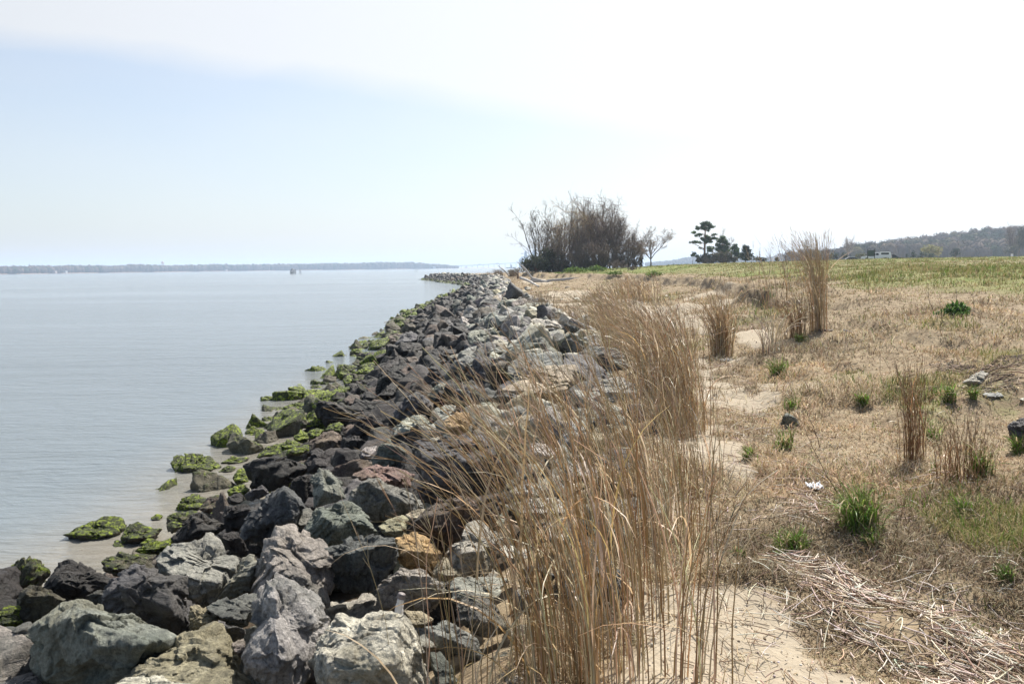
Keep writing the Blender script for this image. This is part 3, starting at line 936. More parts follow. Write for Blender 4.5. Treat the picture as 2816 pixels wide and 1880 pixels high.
E('olive', [(1398, 250), (1450, 178), (1520, 138), (1640, 108), (1655, 180), (1560, 265), (1480, 295), (1400, 290)], moss=.85)
E('olive', [(1448, 142), (1530, 68), (1590, 48), (1625, 80), (1560, 133), (1470, 152)], moss=.75)
E('olive', [(928, 722), (1000, 668), (1062, 700), (1040, 745), (950, 752)], moss=.5)
E('olive', [(1018, 765), (1050, 708), (1125, 750), (1080, 793)], moss=.75)
E('olive', [(348, 1025), (370, 970), (500, 938), (600, 928), (690, 918), (650, 960), (640, 1005), (560, 1035), (420, 1038)],
  'elongated algae rock alone in the water, 29 percent across and 60 down', moss=.85)
E('olive', [(578, 1032), (660, 990), (745, 1000), (740, 1043), (650, 1043)], moss=.8)
E('olive', [(618, 1112), (680, 1050), (765, 1040), (785, 1092), (640, 1133)], moss=.9)
E('olive', [(568, 1240), (600, 1150), (740, 1130), (790, 1200), (700, 1245)], moss=.9)
E('olive', [(648, 1292), (760, 1240), (855, 1260), (820, 1315), (700, 1375)], moss=.95)
E('olive', [(848, 1275), (950, 1190), (1040, 1163), (1095, 1200), (1060, 1305), (950, 1295)], moss=.8)
E('brown', [(1078, 1292), (1130, 1210), (1245, 1180), (1220, 1260), (1120, 1335)], moss=.45)
E('olive', [(478, 1352), (570, 1262), (650, 1310), (668, 1382), (600, 1423), (500, 1393)], 'cone-shaped vivid green algae rock at the waterline, 30 percent across', moss=1.0)
E('dark', [(1698, 405), (1780, 343), (1850, 370), (1865, 445), (1760, 475)])
E('brown', [(1868, 365), (1960, 348), (2045, 400), (1980, 465), (1880, 435)])
E('dark', [(1518, 565), (1560, 480), (1660, 438), (1725, 440), (1700, 505), (1600, 550)])
E('dark', [(1638, 545), (1700, 478), (1820, 478), (1900, 520), (1925, 575), (1800, 570)])
E('brown', [(1638, 205), (1650, 108), (1720, 88), (1815, 130), (1740, 215)])
E('charcoal', [(1718, 205), (1840, 78), (1930, 53), (2030, 100), (2065, 130), (1900, 170), (1780, 225)])
E('dark', [(1768, 235), (1880, 208), (2060, 188), (2098, 230), (2040, 305), (1900, 310), (1800, 325)])
E('charcoal', [(2060, 145), (2180, 108), (2245, 180), (2200, 255), (2100, 240)])
E('dark', [(2018, 405), (2130, 288), (2245, 260), (2245, 365), (2100, 410)])
E('dark', [(1988, 465), (2100, 405), (2245, 390), (2245, 480), (2080, 495)])
E('charcoal', [(1948, 485), (2060, 463), (2195, 510), (2080, 565), (1990, 585)])
E('grey', [(1698, 1245), (1900, 1108), (2060, 1078), (2150, 1130), (2185, 1190), (2000, 1240), (1880, 1290), (1720, 1345)])
E('pale', [(1880, 1290), (2060, 1210), (2240, 1180), (2300, 1260), (2200, 1340), (1960, 1360)])

FF('green', [(530, 855), (640, 680), (760, 568), (860, 543), (945, 600), (880, 700), (800, 830), (720, 905), (590, 935)], 'sea-green boulder with a smooth slanted face half hidden by grass tips', ridge=[(700, 640), (800, 720)], face='dark')
FF('charcoal', [(868, 700), (940, 598), (1080, 618), (1115, 680), (1060, 780), (1040, 970), (900, 930), (800, 835)], face='dark')
FF('brown', [(1058, 745), (1120, 668), (1220, 628), (1345, 638), (1315, 780), (1300, 890), (1200, 990), (1130, 970), (1060, 845)], 'dark brown ribbed boulder with a pink-tipped top right of the sea-green one', face='dark')
FF('tan', [(1250, 1005), (1530, 860), (1640, 748), (1800, 715), (2000, 688), (2145, 690), (2210, 900), (2100, 1110), (1800, 1190), (1500, 1160)],
  'very large sunlit tan boulder behind the grass in the middle of the photo', ridge=[(1500, 1000), (1800, 1050), (2050, 980)])
FF('tan', [(1998, 625), (2100, 568), (2245, 553), (2305, 600), (2240, 665), (2010, 668)])
FF('tan', [(1818, 562), (1900, 528), (2025, 560), (1940, 655), (1830, 625)])
FF('pale', [(1598, 135), (1680, 103), (1900, 148), (2035, 210), (2000, 258), (1850, 250), (1650, 205)], 'long pale slab lying on top of the far crest')
FF('charcoal', [(1638, 222), (1850, 240), (1995, 260), (2025, 335), (1700, 335)], face='dark')
FF('green', [(838, 455), (828, 330), (880, 268), (980, 248), (1100, 298), (1185, 380), (1000, 445)])
FF('charcoal', [(958, 535), (1000, 450), (1080, 393), (1185, 430), (1180, 485), (1040, 545)])
FF('grey', [(778, 522), (830, 468), (960, 450), (965, 542)])
FF('green', [(648, -60), (700, -115), (745, -110), (752, 80), (700, 105), (648, 85)], face='dark')
FF('charcoal', [(748, 105), (880, 18), (1020, -12), (1025, 40), (920, 105), (880, 145)])
FF('pale', [(738, 185), (758, 78), (860, 140), (905, 172), (760, 195)])
FF('charcoal', [(508, 185), (590, 118), (640, 160), (693, 210), (660, 235), (530, 245)])
FF('charcoal', [(518, 265), (600, 208), (662, 230), (668, 283), (560, 293)])
FF('charcoal', [(678, 1025), (800, 928), (940, 928), (1015, 1000), (1005, 1140), (940, 1230), (850, 1140), (700, 1070)], ridge=[(820, 970), (960, 1050), (820, 1060)])
FF('green', [(318, 1065), (480, 888), (560, 898), (645, 1010), (625, 1140), (540, 1200), (400, 1140)], ridge=[(520, 950), (460, 1070)], face='dark')
FF('grey', [(388, 1335), (400, 1250), (560, 1178), (695, 1188), (640, 1290), (430, 1390)])
FF('orange', [(508, 1425), (560, 1320), (700, 1238), (885, 1300), (865, 1485), (700, 1550), (540, 1520)], 'brown-orange rock under the leaning grass tips in the middle')
FF('pale', [(378, 1425), (520, 1328), (650, 1288), (545, 1410), (450, 1490)])
FF('charcoal', [(1098, 1085), (1235, 1000), (1330, 1028), (1500, 1078), (1525, 1180), (1400, 1290), (1300, 1220)], face='dark')
FF('dark', [(338, 545), (400, 488), (560, 488), (700, 478), (725, 512), (520, 565), (350, 615)])
FF('grey', [(578, 575), (700, 548), (785, 560), (680, 605), (600, 625)])
FF('green', [(1018, 555), (1200, 468), (1345, 458), (1405, 500), (1100, 568)])

G('green', [(183, 432), (210, 370), (260, 348), (330, 368), (362, 430), (340, 448), (210, 453)], 'smooth round green-grey boulder on the crest by the sand, far along', face='dark')
G('brown', [(1020, 755), (1060, 638), (1100, 658), (1185, 720), (1205, 830), (1080, 800)], 'brown pyramid-shaped stone standing in the sand left of the tall grass', face='dark')
G('tan', [(963, 833), (1000, 788), (1080, 788), (1093, 822), (990, 853)])
G('grey', [(1068, 832), (1170, 818), (1243, 880), (1243, 955), (1130, 935)], face='dark')
G('pale', [(918, 1062), (960, 998), (1100, 958), (1220, 968), (1333, 1070), (1323, 1165), (1180, 1120), (1000, 1150), (940, 1130)],
  'broad pale rounded boulder at the right edge of the bank behind grass stems', ridge=[(1000, 1080), (1240, 1080)])
G('green', [(728, 922), (800, 878), (880, 878), (943, 910), (920, 975), (800, 985)])
G('green', [(1398, 1352), (1420, 1298), (1475, 1340), (1462, 1435), (1410, 1415)], face='dark')
G('grey', [(1598, 925), (1680, 908), (1753, 960), (1743, 1015), (1650, 1005)])

ROCK_ITEMS = []     # (area in picture, name data ...) collected, then linked


def poly_center(P):
    P = np.array(P)
    return (P.min(0) + P.max(0)) / 2, P.max(0) - P.min(0)


def hero_stone(i, spec):
    col, P, label, moss, face, R, near, thick = spec
    q = np.random.default_rng(1000 + i)
    (cx, cy), (w, h) = poly_center(P)
    D = hit_surface(cx, min(cy + .22 * h, 1980)) - near
    s = D / F
    W_, H_ = w * s, h * s
    size = (W_ + H_) / 2
    pts = []
    rec = 1.0 if face == 'lit' else .5
    turn = .30 if face == 'lit' else .0
    base_d = lambda x, y: D + rec * (cy - y) * s * (1 if y < cy else .6) + turn * (x - cx) * s
    for (x, y) in P:
        pts.append(CAM + ray(x, y) * (base_d(x, y) + q.uniform(-.04, .04) * W_))
    if R is None:
        yy = {'lit': .22, 'dark': -.24}[face]
        R = [(cx + w * (t + q.uniform(-.05, .05)), cy + h * (yy + q.uniform(-.1, .08))) for t in (-.24, .02, .25)]
    for (x, y) in R:
        pts.append(CAM + ray(x, y) * (base_d(x, y) - (.34 + q.uniform(-.05, .06)) * min(W_, 1.5 * H_)))
    for (x, y) in P[::2]:
        x2, y2 = cx + (x - cx) * .78, cy + (y - cy) * .70
        pts.append(CAM + ray(x2, y2) * (base_d(x2, y2) + .62 * thick * min(W_, 1.6 * H_)) + np.array([0, 0, -.05 * H_]))
    pts = np.array(pts)
    c = pts.mean(0)
    ns, ds = hull_planes(pts - c)
    px = math.sqrt(w * h)
    sub = 7 if px > 150 else 6 if px > 55 else 5
    V, Ff = stone(ns, ds, sub, size * .55, 1000 + i, moss, p=80, rough=.9, warp=pts - c)
    return V, Ff, c


HERO_BOX = [(np.array(h[1])[:, 0].min(), np.array(h[1])[:, 0].max(), np.array(h[1])[:, 1].min(), np.array(h[1])[:, 1].max()) for h in HERO]
rocks = []   # dict per stone
for i, spec in enumerate(HERO):
    V, Ff, c = hero_stone(i, spec)
    (cx, cy), (w, h) = poly_center(spec[1])
    rocks.append(dict(V=V, F=Ff, c=c, col=spec[0], moss=spec[3], label=spec[2], px=cx, py=cy, w=w, h=h, hero=True))


def free_stone(c, rad, seed, col, moss, sub, flat=1.0):
    q = np.random.default_rng(seed)
    Rm = np.array(Matrix.Rotation(q.uniform(0, 6.28), 3, 'Z') @ Matrix.Rotation(q.normal(0, .5), 3, 'X') @ Matrix.Rotation(q.normal(0, .5), 3, 'Y'))
    ax = np.array([q.uniform(.85, 1.35), q.uniform(.62, 1.0), q.uniform(.5, .85) * flat])
    ns, ds = [], []
    for a in range(3):
        for sg in (-1, 1):
            n = np.zeros(3); n[a] = sg
            n = n + q.normal(0, .20, 3); n /= np.linalg.norm(n)
            ns.append(Rm @ n); ds.append(ax[a] * q.uniform(.78, 1.05) * rad)
    for _ in range(q.integers(6, 10)):
        n = q.normal(size=3); n /= np.linalg.norm(n)
        e = np.sqrt(((ax * n) ** 2).sum())
        ns.append(Rm @ n); ds.append(e * q.uniform(.80, 1.02) * rad)
    return stone(ns, ds, sub, rad, seed, moss, p=70 if sub > 3 else 40, rough=.62)


def place_generated():
    out = []
    Yv = 3.2
    q = np.random.default_rng(77)
    k = 0
    # rows along the bank, spacing growing slightly with distance
    while Yv < 222:
        step = .40 if Yv < 40 else .48 if Yv < 75 else .60 if Yv < 130 else .75
        a, b = float(xs(Yv)), float(xc(Yv))
        wid = b - a
        xx = a - .35 - q.uniform(0, .4)
        while xx < b + .1:
            x = xx + q.normal(0, .08); y = Yv + q.normal(0, .12)
            s = (x - a) / wid
            xx += step * q.uniform(.75, 1.25)
            if Yv > 185 and q.random() < (Yv - 185) / 60: continue
            out.append((x, y, s, 0)); k += 1
            if Yv < 45 and s < .97: out.append((x + q.normal(0, .2), y + q.normal(0, .2), s, 1))
        Yv += step * (.92 if Yv < 130 else 1.1)
    # outliers in the water
    for _ in range(26):
        y = q.uniform(13, 110); out.append((float(xs(y)) - abs(q.normal(.5, .7)), y, -.1, 2))
    return out


gen = place_generated()
q = np.random.default_rng(5)
HB = np.array(HERO_BOX)
HD = np.array([float((r['c'] - CAM) @ fwd) for r in rocks])
for j, (x, y, s, layer) in enumerate(gen):
    env, _ = envelope(np.array([x]), np.array([y]))
    e = float(env[0])
    rad = q.uniform(.17, .31) * (1.12 if s > .3 else .95)
    if 9 < y <= 40: rad *= 1.18
    if y > 40: rad *= 1.2
    if y > 75: rad *= 1.2
    if s > .93: rad *= .7
    if layer == 1: e -= .26; rad *= 1.1
    if layer == 2: rad = q.uniform(.15, .32); e = -.12
    z = e - rad * .15 + q.normal(0, .08)
    px, py, d = project(np.array([x, y, z + rad * .3]))
    if d < 1.5 or px < -150 or py > 2100: continue
    r_px = rad / d * F
    # under or beside stones modelled from the photograph: sink this one so that it only fills the gaps
    inside = ((px > HB[:, 0] - r_px * .4) & (px < HB[:, 1] + r_px * .4) & (py > HB[:, 2] - r_px * .4) & (py < HB[:, 3] + r_px * .3)).any()
    if inside and layer != 2:
        z -= .22 if y < 12 else .18
        rad *= .95
        if y < 7 or (y < 15 and s < .4): z -= .12; rad *= .80
        if layer == 1: continue
    if layer == 2 and inside: continue
    if px < 75 and 1440 < py < 1580 and y < 9: continue
    if inside:
        tx, ty, td = project(np.array([x, y, z + rad * .6]))
        hit = (tx > HB[:, 0]) & (tx < HB[:, 1]) & (ty > HB[:, 2]) & (ty < HB[:, 3]) & (td < HD - .05)
        if hit.any(): continue
    far_pt = y > 132
    sj = s + q.normal(0, .06)
    if sj < .12: col, moss = 'olive', float(np.clip(q.normal(.66, .26), .15, 1.1))
    elif sj < .58: col, moss = ('dark' if q.random() < .82 else 'brown'), (max(0, .6 - (sj - .12) * 4) if q.random() < .5 else 0)
    elif sj < .70: col, moss = q.choice(['dark', 'charcoal', 'green', 'grey'], p=[.25, .45, .15, .15]), 0
    else: col, moss = q.choice(['grey', 'green', 'pale', 'tan', 'charcoal', 'purple', 'brown'], p=[.26, .2, .10, .07, .29, .04, .04]), 0
    sub = 6 if r_px > 70 else 5 if r_px > 26 else 4 if r_px > 11 else 3 if r_px > 4.5 else 2
    if inside and sub > 4: sub = 5
    V, Ff = free_stone(None, rad, 5000 + j, col, moss, sub)
    vis = r_px * (.35 if inside or layer == 1 else 1)
    if px > 2900: vis = 0
    rocks.append(dict(V=V, F=Ff, c=np.array([x, y, z]), col=str(col), moss=moss, label=None, px=px, py=py, w=r_px * 2, h=r_px * 1.6, hero=False, vis=vis, s=s, far=far_pt))

for r in rocks:
    if r['hero']:
        r['vis'] = 1000 + r['w']; r['s'] = .5
rocks.sort(key=lambda r: -r['vis'])
NIND = 292
used = set()


_ones = 'zero one two three four five six seven eight nine ten eleven twelve thirteen fourteen fifteen sixteen seventeen eighteen nineteen'.split()
_tens = '- - twenty thirty forty fifty sixty seventy eighty ninety'.split()


def words(n):
    n = int(max(0, min(99, round(n))))
    return _ones[n] if n < 20 else _tens[n // 10] + ('' if n % 10 == 0 else '-' + _ones[n % 10])


LAND = [(r['px'], r['py'], t) for r in rocks if r.get('label') for key, t in (
    ('huge dark green-grey', 'the huge corner boulder'), ('sunlit tan and pale green', 'the sunlit tan boulder'), ('tall upright pointed', 'the tall pointed boulder'),
    ('large purplish', 'the purplish boulder'), ('pinkish red', 'the pinkish red rock'), ('massive dark cube', 'the cube-like boulder'), ('rusty orange rock', 'the rusty orange rock'),
    ('big flat-topped pale', 'the flat-topped pale boulder'), ('very large sunlit tan', 'the largest tan boulder'), ('sea-green', 'the sea-green boulder'),
    ('cone-shaped vivid', 'the cone-shaped green rock'), ('smooth round green-grey', 'the round crest boulder'), ('long algae-topped', 'the long algae block'),
    ('round vivid green', 'the round vivid green rock'), ('flat vivid green', 'the flat vivid green rock')) if r['label'].startswith(key)]


def rock_label(r):
    if r['label']: return r['label']
    w = 'algae green' if r['moss'] > .62 else WORD[r['col']]
    if .3 < r['moss'] <= .62: w = 'half-green ' + w
    sz = 'large' if r['w'] > 130 else 'medium' if r['w'] > 60 else 'small' if r['w'] > 30 else 'tiny'
    d = min(LAND, key=lambda l: math.hypot(l[0] - r['px'], l[1] - r['py']))
    dx, dy = r['px'] - d[0], r['py'] - d[1]
    if abs(dx) > 1.8 * abs(dy): way = 'right of' if dx > 0 else 'left of'
    elif abs(dy) > 1.8 * abs(dx): way = 'below' if dy > 0 else 'above'
    else: way = ('below' if dy > 0 else 'above') + (' right of' if dx > 0 else ' left of')
    a, b = 100 * r['px'] / 2816, 100 * r['py'] / 1880
    for t in ('%s %s rock %s %s' % (sz, w, way, d[2]),
              '%s %s rock %s %s, %s percent across' % (sz, w, way, d[2], words(a)),
              '%s %s rock %s percent across and %s percent down the photo' % (sz, w, words(a), words(b)),
              '%s %s rock %s percent across and %s point %s percent down' % (sz, w, words(a), words(math.floor(b)), words(int(b * 10) % 10))):
        if t not in used: break
    used.add(t)
    return t


def shade_attrs(r):
    n = len(r['V'])
    q = np.random.default_rng(int(abs(r['c'][0] * 1000) + r['c'][1] * 100))
    t = np.array(TINT[r['col']]) * q.uniform(.82, 1.2) * q.uniform(.95, 1.05, 3)
    return np.tile(t, (n, 1)), np.full(n, r['moss']), np.full(n, PALE[r['col']] * q.uniform(.6, 1.2))


rest = []
for k, r in enumerate(rocks):
    onscreen = -60 < r['px'] < 2876 and r['py'] < 1990
    if (k < NIND or r['hero']) and onscreen:
        c, mo, pa = shade_attrs(r)
        me = mesh_np('riprap_rock', r['V'], None, r['F'], M_ROCK, c, True, {'moss': mo, 'pale': pa})
        o = link('riprap_rock', me, loc=tuple(r['c']))
        tag(o, rock_label(r), 'rock', 'rocks of the riprap bank')
    elif onscreen or True:
        rest.append(r)
Vs, Fs, Cs, Ms, Ps, o_ = [], [], [], [], [], 0
for r in rest:
    c, mo, pa = shade_attrs(r)
    Vs.append(r['V'] + r['c']); Fs.append(r['F'] + o_); Cs.append(c); Ms.append(mo); Ps.append(pa)
    o_ += len(r['V'])
me = mesh_np('distant_riprap', np.concatenate(Vs), None, np.concatenate(Fs), M_ROCK, np.concatenate(Cs), True, {'moss': np.concatenate(Ms), 'pale': np.concatenate(Ps)})
tag(link('distant_riprap', me), 'smaller and farther stones filling the riprap bank out to the point', 'riprap', kind='stuff')
print('rocks', len(rocks), 'rest', len(rest), 'rest verts', o_)

# stones lying on the land
K = crop(2016, 700, 2.851)
HERO2 = HERO[:]; HERO.clear()
K('green', [(348, 1352), (390, 1290), (425, 1233), (470, 1260), (520, 1290), (530, 1342), (440, 1365)], 'small triangular grey-green stone standing in the dry grass right of the path', face='dark')
K('pale', [(1798, 1002), (1860, 950), (1960, 908), (2003, 930), (1993, 970), (1930, 1023), (1860, 1038), (1820, 1022)], 'pinkish white stone on the bare eroded soil near the right edge')
K('grey', [(1925, 1092), (2050, 1073), (2185, 1103), (2180, 1120), (2100, 1132), (1960, 1122)], 'thin flat grey slab on the sand below the pinkish white stone')
K('charcoal', [(2163, 1342), (2200, 1300), (2290, 1278), (2400, 1350), (2390, 1570), (2190, 1545)], 'dark blue-grey boulder cut by the right edge of the photo', face='dark')
K('dark', [(818, 613), (870, 583), (955, 600), (945, 618)], 'small dark stone at the right foot of the tallest reed clump')
K('pale', [(2238, 1132), (2290, 1118), (2330, 1130), (2290, 1150)], 'small white stone at the right edge beside the flat grey slab')
for (x, y, w, h, c, lab) in [
        (1585, 822, 26, 10, 'pale', 'small pale stone in the brown grass beyond the riprap crest, rightmost'),
        (1545, 823, 12, 7, 'pale', 'tiny white stone in the brown grass near the driftwood'),
        (1560, 790, 16, 8, 'brown', 'small brown stone in the grass just right of the driftwood log'),
        (1450, 793, 22, 14, 'grey', 'rounded grey stone on the sand in front of the driftwood'),
        (1480, 824, 30, 9, 'charcoal', 'flat dark stone on the sand beyond the riprap crest'),
        (1832, 814, 12, 7, 'pale', 'tiny white stone below the eroded bank'),
        (1600, 888, 34, 18, 'grey', 'grey stone half sunk in sand left of the middle grass clumps'),
        (2000, 990, 60, 12, 'green', 'long low grey-green stone at the foot of the round grass clump'),
        (2270, 908, 60, 9, 'brown', 'low stone just left of the base of the tallest reed clump'),
        (1632, 858, 30, 8, 'charcoal', 'flat dark stone on white sand behind the leaning grass')]:
    HERO.append((c, [(x + w / 2 * math.cos(a) * random.uniform(.85, 1), y + h / 2 * math.sin(a) * random.uniform(.85, 1)) for a in np.linspace(0, 6.28, 9)[:-1]], lab, 0, 'lit', None, 0, 1))
for i, spec in enumerate(HERO):
    (cx, cy), (w, h) = poly_center(spec[1])
    g = on_ground(cx, cy + .40 * h)
    D0 = (g - CAM) @ fwd
    _hs = hit_surface
    hit_surface = lambda a, b, _d=D0: _d
    V, Ff, c = hero_stone(300 + i, spec)
    hit_surface = _hs
    if h < 40:
        pass
    r = dict(V=V, c=c, col=spec[0], moss=0)
    cc, mo, pa = shade_attrs(r)
    me = mesh_np('field_stone', V, None, Ff, M_ROCK, cc, True, {'moss': mo, 'pale': pa})
    tag(link('field_stone', me, loc=tuple(c)), spec[2], 'stone', 'loose stones on the land')

# ------------------------------------------------------------------ grasses
M_TURF = mat_plant('turf_grass', .35, .75, .12)
def rnd_tint(q, n, cols, jit=.14):
    cols = np.array(cols)
    c = cols[q.integers(0, len(cols), n)]
    return np.clip(c * (1 + q.normal(0, jit, (n, 1))) * (1 + q.normal(0, .05, (n, 3))), .005, .95)


STRAW = [(.57, .41, .23), (.48, .33, .165), (.64, .49, .30), (.40, .26, .125), (.70, .58, .40), (.44, .31, .17), (.52, .43, .31), (.72, .62, .46)]
THATCH = [(.37, .285, .18), (.28, .205, .12), (.46, .37, .25), (.22, .155, .09), (.54, .46, .34), (.38, .31, .20)]
GREENS = [(.17, .30, .04), (.22, .37, .06), (.12, .21, .035), (.30, .40, .10), (.38, .34, .17)]
OLIVE = [(.14, .16, .04), (.18, .20, .06), (.10, .125, .03), (.25, .22, .09)]


def blade_paths(q, base, heading, length, lean, M=7, curl=1.6, wob=.02):
    """n curved blades: base n x 3, heading angle n, length n, lean = final horizontal share"""
    n = len(base)
    t = np.linspace(0, 1, M)[None, :]
    lean = np.asarray(lean)[:, None]
    ang = lean * t ** curl * 1.35
    ds = np.asarray(length)[:, None] / (M - 1)
    hx = np.cumsum(np.sin(ang) * ds, 1) - np.sin(ang[:, :1]) * ds
    hz = np.cumsum(np.cos(ang) * ds, 1) - np.cos(ang[:, :1]) * ds
    h = np.asarray(heading)[:, None]
    w = q.normal(0, 1, (n, M)).cumsum(1) * wob * ds * t
    P = np.stack([np.cos(h) * hx - np.sin(h) * w, np.sin(h) * hx + np.cos(h) * w, hz], -1)
    return np.asarray(base)[:, None, :] + P


def at(px, py): return on_ground(px, py)[:2]


def grass_clump(name, label, x, y, n, height, rx, ry, wind=(math.pi * .93, .55), spread=.5, width=.0045, leaf=.35, heads=.5,
                cols=STRAW, group='tall dry grass clumps', seed=1, mat=None, cat='grass clump', stem_r=.0022, lean_j=.22, hmin=.55):
    q = np.random.default_rng(seed)
    z0 = H(x, y)
    a = q.uniform(0, 2 * math.pi, n); r = np.sqrt(q.random(n)) * (.35 + .65 * q.random(n))
    bx, by = np.cos(a) * r * rx, np.sin(a) * r * ry
    bz = ground_h(x + bx, y + by) - z0 - .02
    base = np.stack([bx, by, bz], -1)
    L_ = height * (hmin + (1 - hmin) * q.random(n) ** .6)
    # outward fan plus wind
    wx = np.cos(wind[0]) * wind[1] + spread * bx / max(rx, .01) * .5 + q.normal(0, lean_j, n)
    wy = np.sin(wind[0]) * wind[1] + spread * by / max(ry, .01) * .5 + q.normal(0, lean_j, n)
    head = np.arctan2(wy, wx); lean = np.clip(np.hypot(wx, wy), .03, 1.5)
    nl = int(n * leaf)
    isl = np.zeros(n, bool); isl[:nl] = True
    parts = []
    # stems
    P = blade_paths(q, base[~isl], head[~isl], L_[~isl], lean[~isl], 9, 1.5, .12)
    ns = len(P)
    rad = stem_r * (q.uniform(.6, 1.3, ns)[:, None]) * np.linspace(1, .45, 9)[None, :]
    V, Q, pi = tubes(P, rad, 3)
    c = rnd_tint(q, ns, cols)
    parts.append((V, Q, c[pi]))
    # long curling leaves leaving the stems at mid height
    if nl:
        k = q.integers(0, ns, nl); m_ = q.integers(0, 5, nl)
        b = P[k, m_] * (q.random((nl, 1)) < .75) + 0
        b = np.where((b == 0).all(1)[:, None], base[isl], b)
        hd = head[isl] + q.normal(0, 1.1, nl)
        PL = blade_paths(q, b, hd, L_[isl] * q.uniform(.35, .75, nl), q.uniform(.5, 1.75, nl), 9, 1.2, .1)
        side = np.stack([-np.sin(hd), np.cos(hd), q.normal(0, .3, nl)], -1); side /= np.linalg.norm(side, axis=1, keepdims=True)
        wd = width * q.uniform(.5, 1.4, nl)[:, None] * np.array([.8, 1, 1, .95, .85, .7, .55, .35, .08])[None, :]
        V, Q, pi = ribbons(PL, wd, side)
        parts.append((V, Q, rnd_tint(q, nl, cols + [(.55, .42, .26)], .18)[pi]))
    # feathery seed heads: short fine side branches on the top third
    if heads > 0:
        nh = int(ns * heads)
        kk = q.choice(ns, nh, replace=False)
        per = 6
        kk = np.repeat(kk, per)
        tt = q.uniform(5.6, 8, len(kk)); i0 = np.minimum(tt.astype(int), 7); f = (tt - i0)[:, None]
        b = P[kk, i0] * (1 - f) + P[kk, i0 + 1] * f
        dirv = P[kk, i0 + 1] - P[kk, i0]; dirv /= np.linalg.norm(dirv, axis=1, keepdims=True)
        dv = dirv + q.normal(0, .22, (len(kk), 3)); ln = height * q.uniform(.04, .09, len(kk))
        u_ = np.linspace(0, 1, 3)[None, :, None]
        PB = b[:, None, :] + dv[:, None, :] * ln[:, None, None] * u_
        V, Q, pi = tubes(PB, stem_r * .50 * np.array([1, 1.1, .3])[None, :] * np.ones((len(kk), 1)), 3)
        parts.append((V, Q, rnd_tint(q, len(kk), [(.50, .40, .28), (.42, .32, .20), (.60, .50, .37)])[pi]))
    V, Q, C = join(parts)
    me = mesh_np(name, V, Q, None, mat or M_DRY, C)
    o = link(name, me, loc=(x, y, z0))
    tag(o, label, cat, group)
    return o


# the foreground mass: several clumps rooted along the inner edge of the stones
WL = math.pi * .93
grass_clump('tall_grass_clump', 'tall straw grass clump nearest the camera, cut off by the bottom edge of the photo', .22, 2.95, 270, 1.40, .36, .34,
            (WL, .42), .6, .0085, .35, .6, seed=11, stem_r=.0023, lean_j=.2)
grass_clump('tall_grass_clump', 'tall grass clump just behind the nearest one, its thin tips arching over the cube-like boulder', .50, 3.7, 130, 1.50, .42, .36,
            (WL, .50), .6, .008, .22, .6, seed=12, stem_r=.0023, lean_j=.2)
grass_clump('tall_grass_clump', 'dense tawny grass clump right behind the two nearest, beside the narrow path', .86, 4.75, 180, 1.05, .42, .5,
            (WL, .32), .5, .007, .3, .5, seed=13, stem_r=.0024, lean_j=.2)
grass_clump('tall_grass_clump', 'grass clump between the front mass and the bushy one, right above the dark crest rocks', 1.2, 6.1, 90, 1.0, .45, .5,
            (WL, .40), .5, .007, .3, .5, seed=14, stem_r=.0026, lean_j=.2)
grass_clump('tall_grass_clump', 'bushy copper brown grass clump, its dark base beside the path at mid distance', 1.62, 8.1, 560, 1.42, .42, .42,
            (WL, .50), .65, .008, .5, .55, cols=STRAW + [(.34, .19, .09)], seed=15, stem_r=.003, lean_j=.22)
grass_clump('tall_grass_clump', 'wide feathery grass clump behind the bushy copper one, blown to the left', 1.95, 10.6, 400, 1.25, .55, .6,
            (WL, .52), .6, .009, .4, .6, cols=STRAW + [(.34, .19, .09)], seed=16, stem_r=.0036, lean_j=.24)
grass_clump('tall_grass_clump', 'pale orange grass clump farther along the row, above the pyramid-shaped stone', 1.9, 14.2, 380, 1.25, .6, .9,
            (WL, .5), .6, .010, .4, .6, seed=17, stem_r=.0045, lean_j=.24)
grass_clump('tall_grass_clump', 'hazy far end clump of the leaning grass row, tips just under the green shrubs', 2.4, 20.0, 380, 1.3, .9, 1.4,
            (WL, .5), .6, .013, .4, .6, seed=18, stem_r=.006, lean_j=.24)
grass_clump('tall_grass_clump', 'low far clump of leaning grass before the eroded bank', 5.0, 33.0, 300, 1.2, 1.1, 2.0,
            (WL, .5), .6, .018, .4, .6, seed=19, stem_r=.009, lean_j=.24)
grass_clump('tall_grass_clump', 'round tufted copper grass clump standing alone on pale sand right of the path', *at(1985, 980), 460, 1.20, .24, .22,
            (WL, .26), 1.15, .011, .55, .35, cols=STRAW + [(.36, .20, .09), (.30, .16, .07)], seed=20, stem_r=.0042, lean_j=.30)
grass_clump('tall_grass_clump', 'tallest reed clump, upright with feathery tops reaching above the horizon', *at(2250, 905), 170, 1.95, .24, .22,
            (WL, .22), .75, .012, .25, .9, cols=STRAW, seed=21, stem_r=.0042, lean_j=.10, hmin=.6)
grass_clump('tall_grass_clump', 'thin second reed bunch leaning left behind the tallest clump', *at(2165, 830), 60, 2.0, 1.2, .9,
            (WL, .26), .3, .012, .15, .9, cols=STRAW, seed=22, stem_r=.005, lean_j=.12)
grass_clump('dead_grass_clump', 'bleached bent stalks fanned out on the sand right of the round copper clump', *at(2120, 968), 60, .82, .22, .2,
            (math.pi * .75, .15), 1.3, .013, .3, 0, cols=[(.62, .52, .40), (.55, .45, .33), (.68, .60, .48)], seed=23, stem_r=.0065, lean_j=.45, cat='dead grass', group='dead bleached stalks')
grass_clump('tall_grass_clump', 'sparse upright brown grass bunch on the right side of the meadow foreground', *at(2510, 1272), 110, .86, .16, .13,
            (WL, .10), .3, .007, .3, .35, cols=[(.33, .19, .09), (.42, .27, .14), (.28, .16, .08)], seed=24, stem_r=.0024, lean_j=.12)
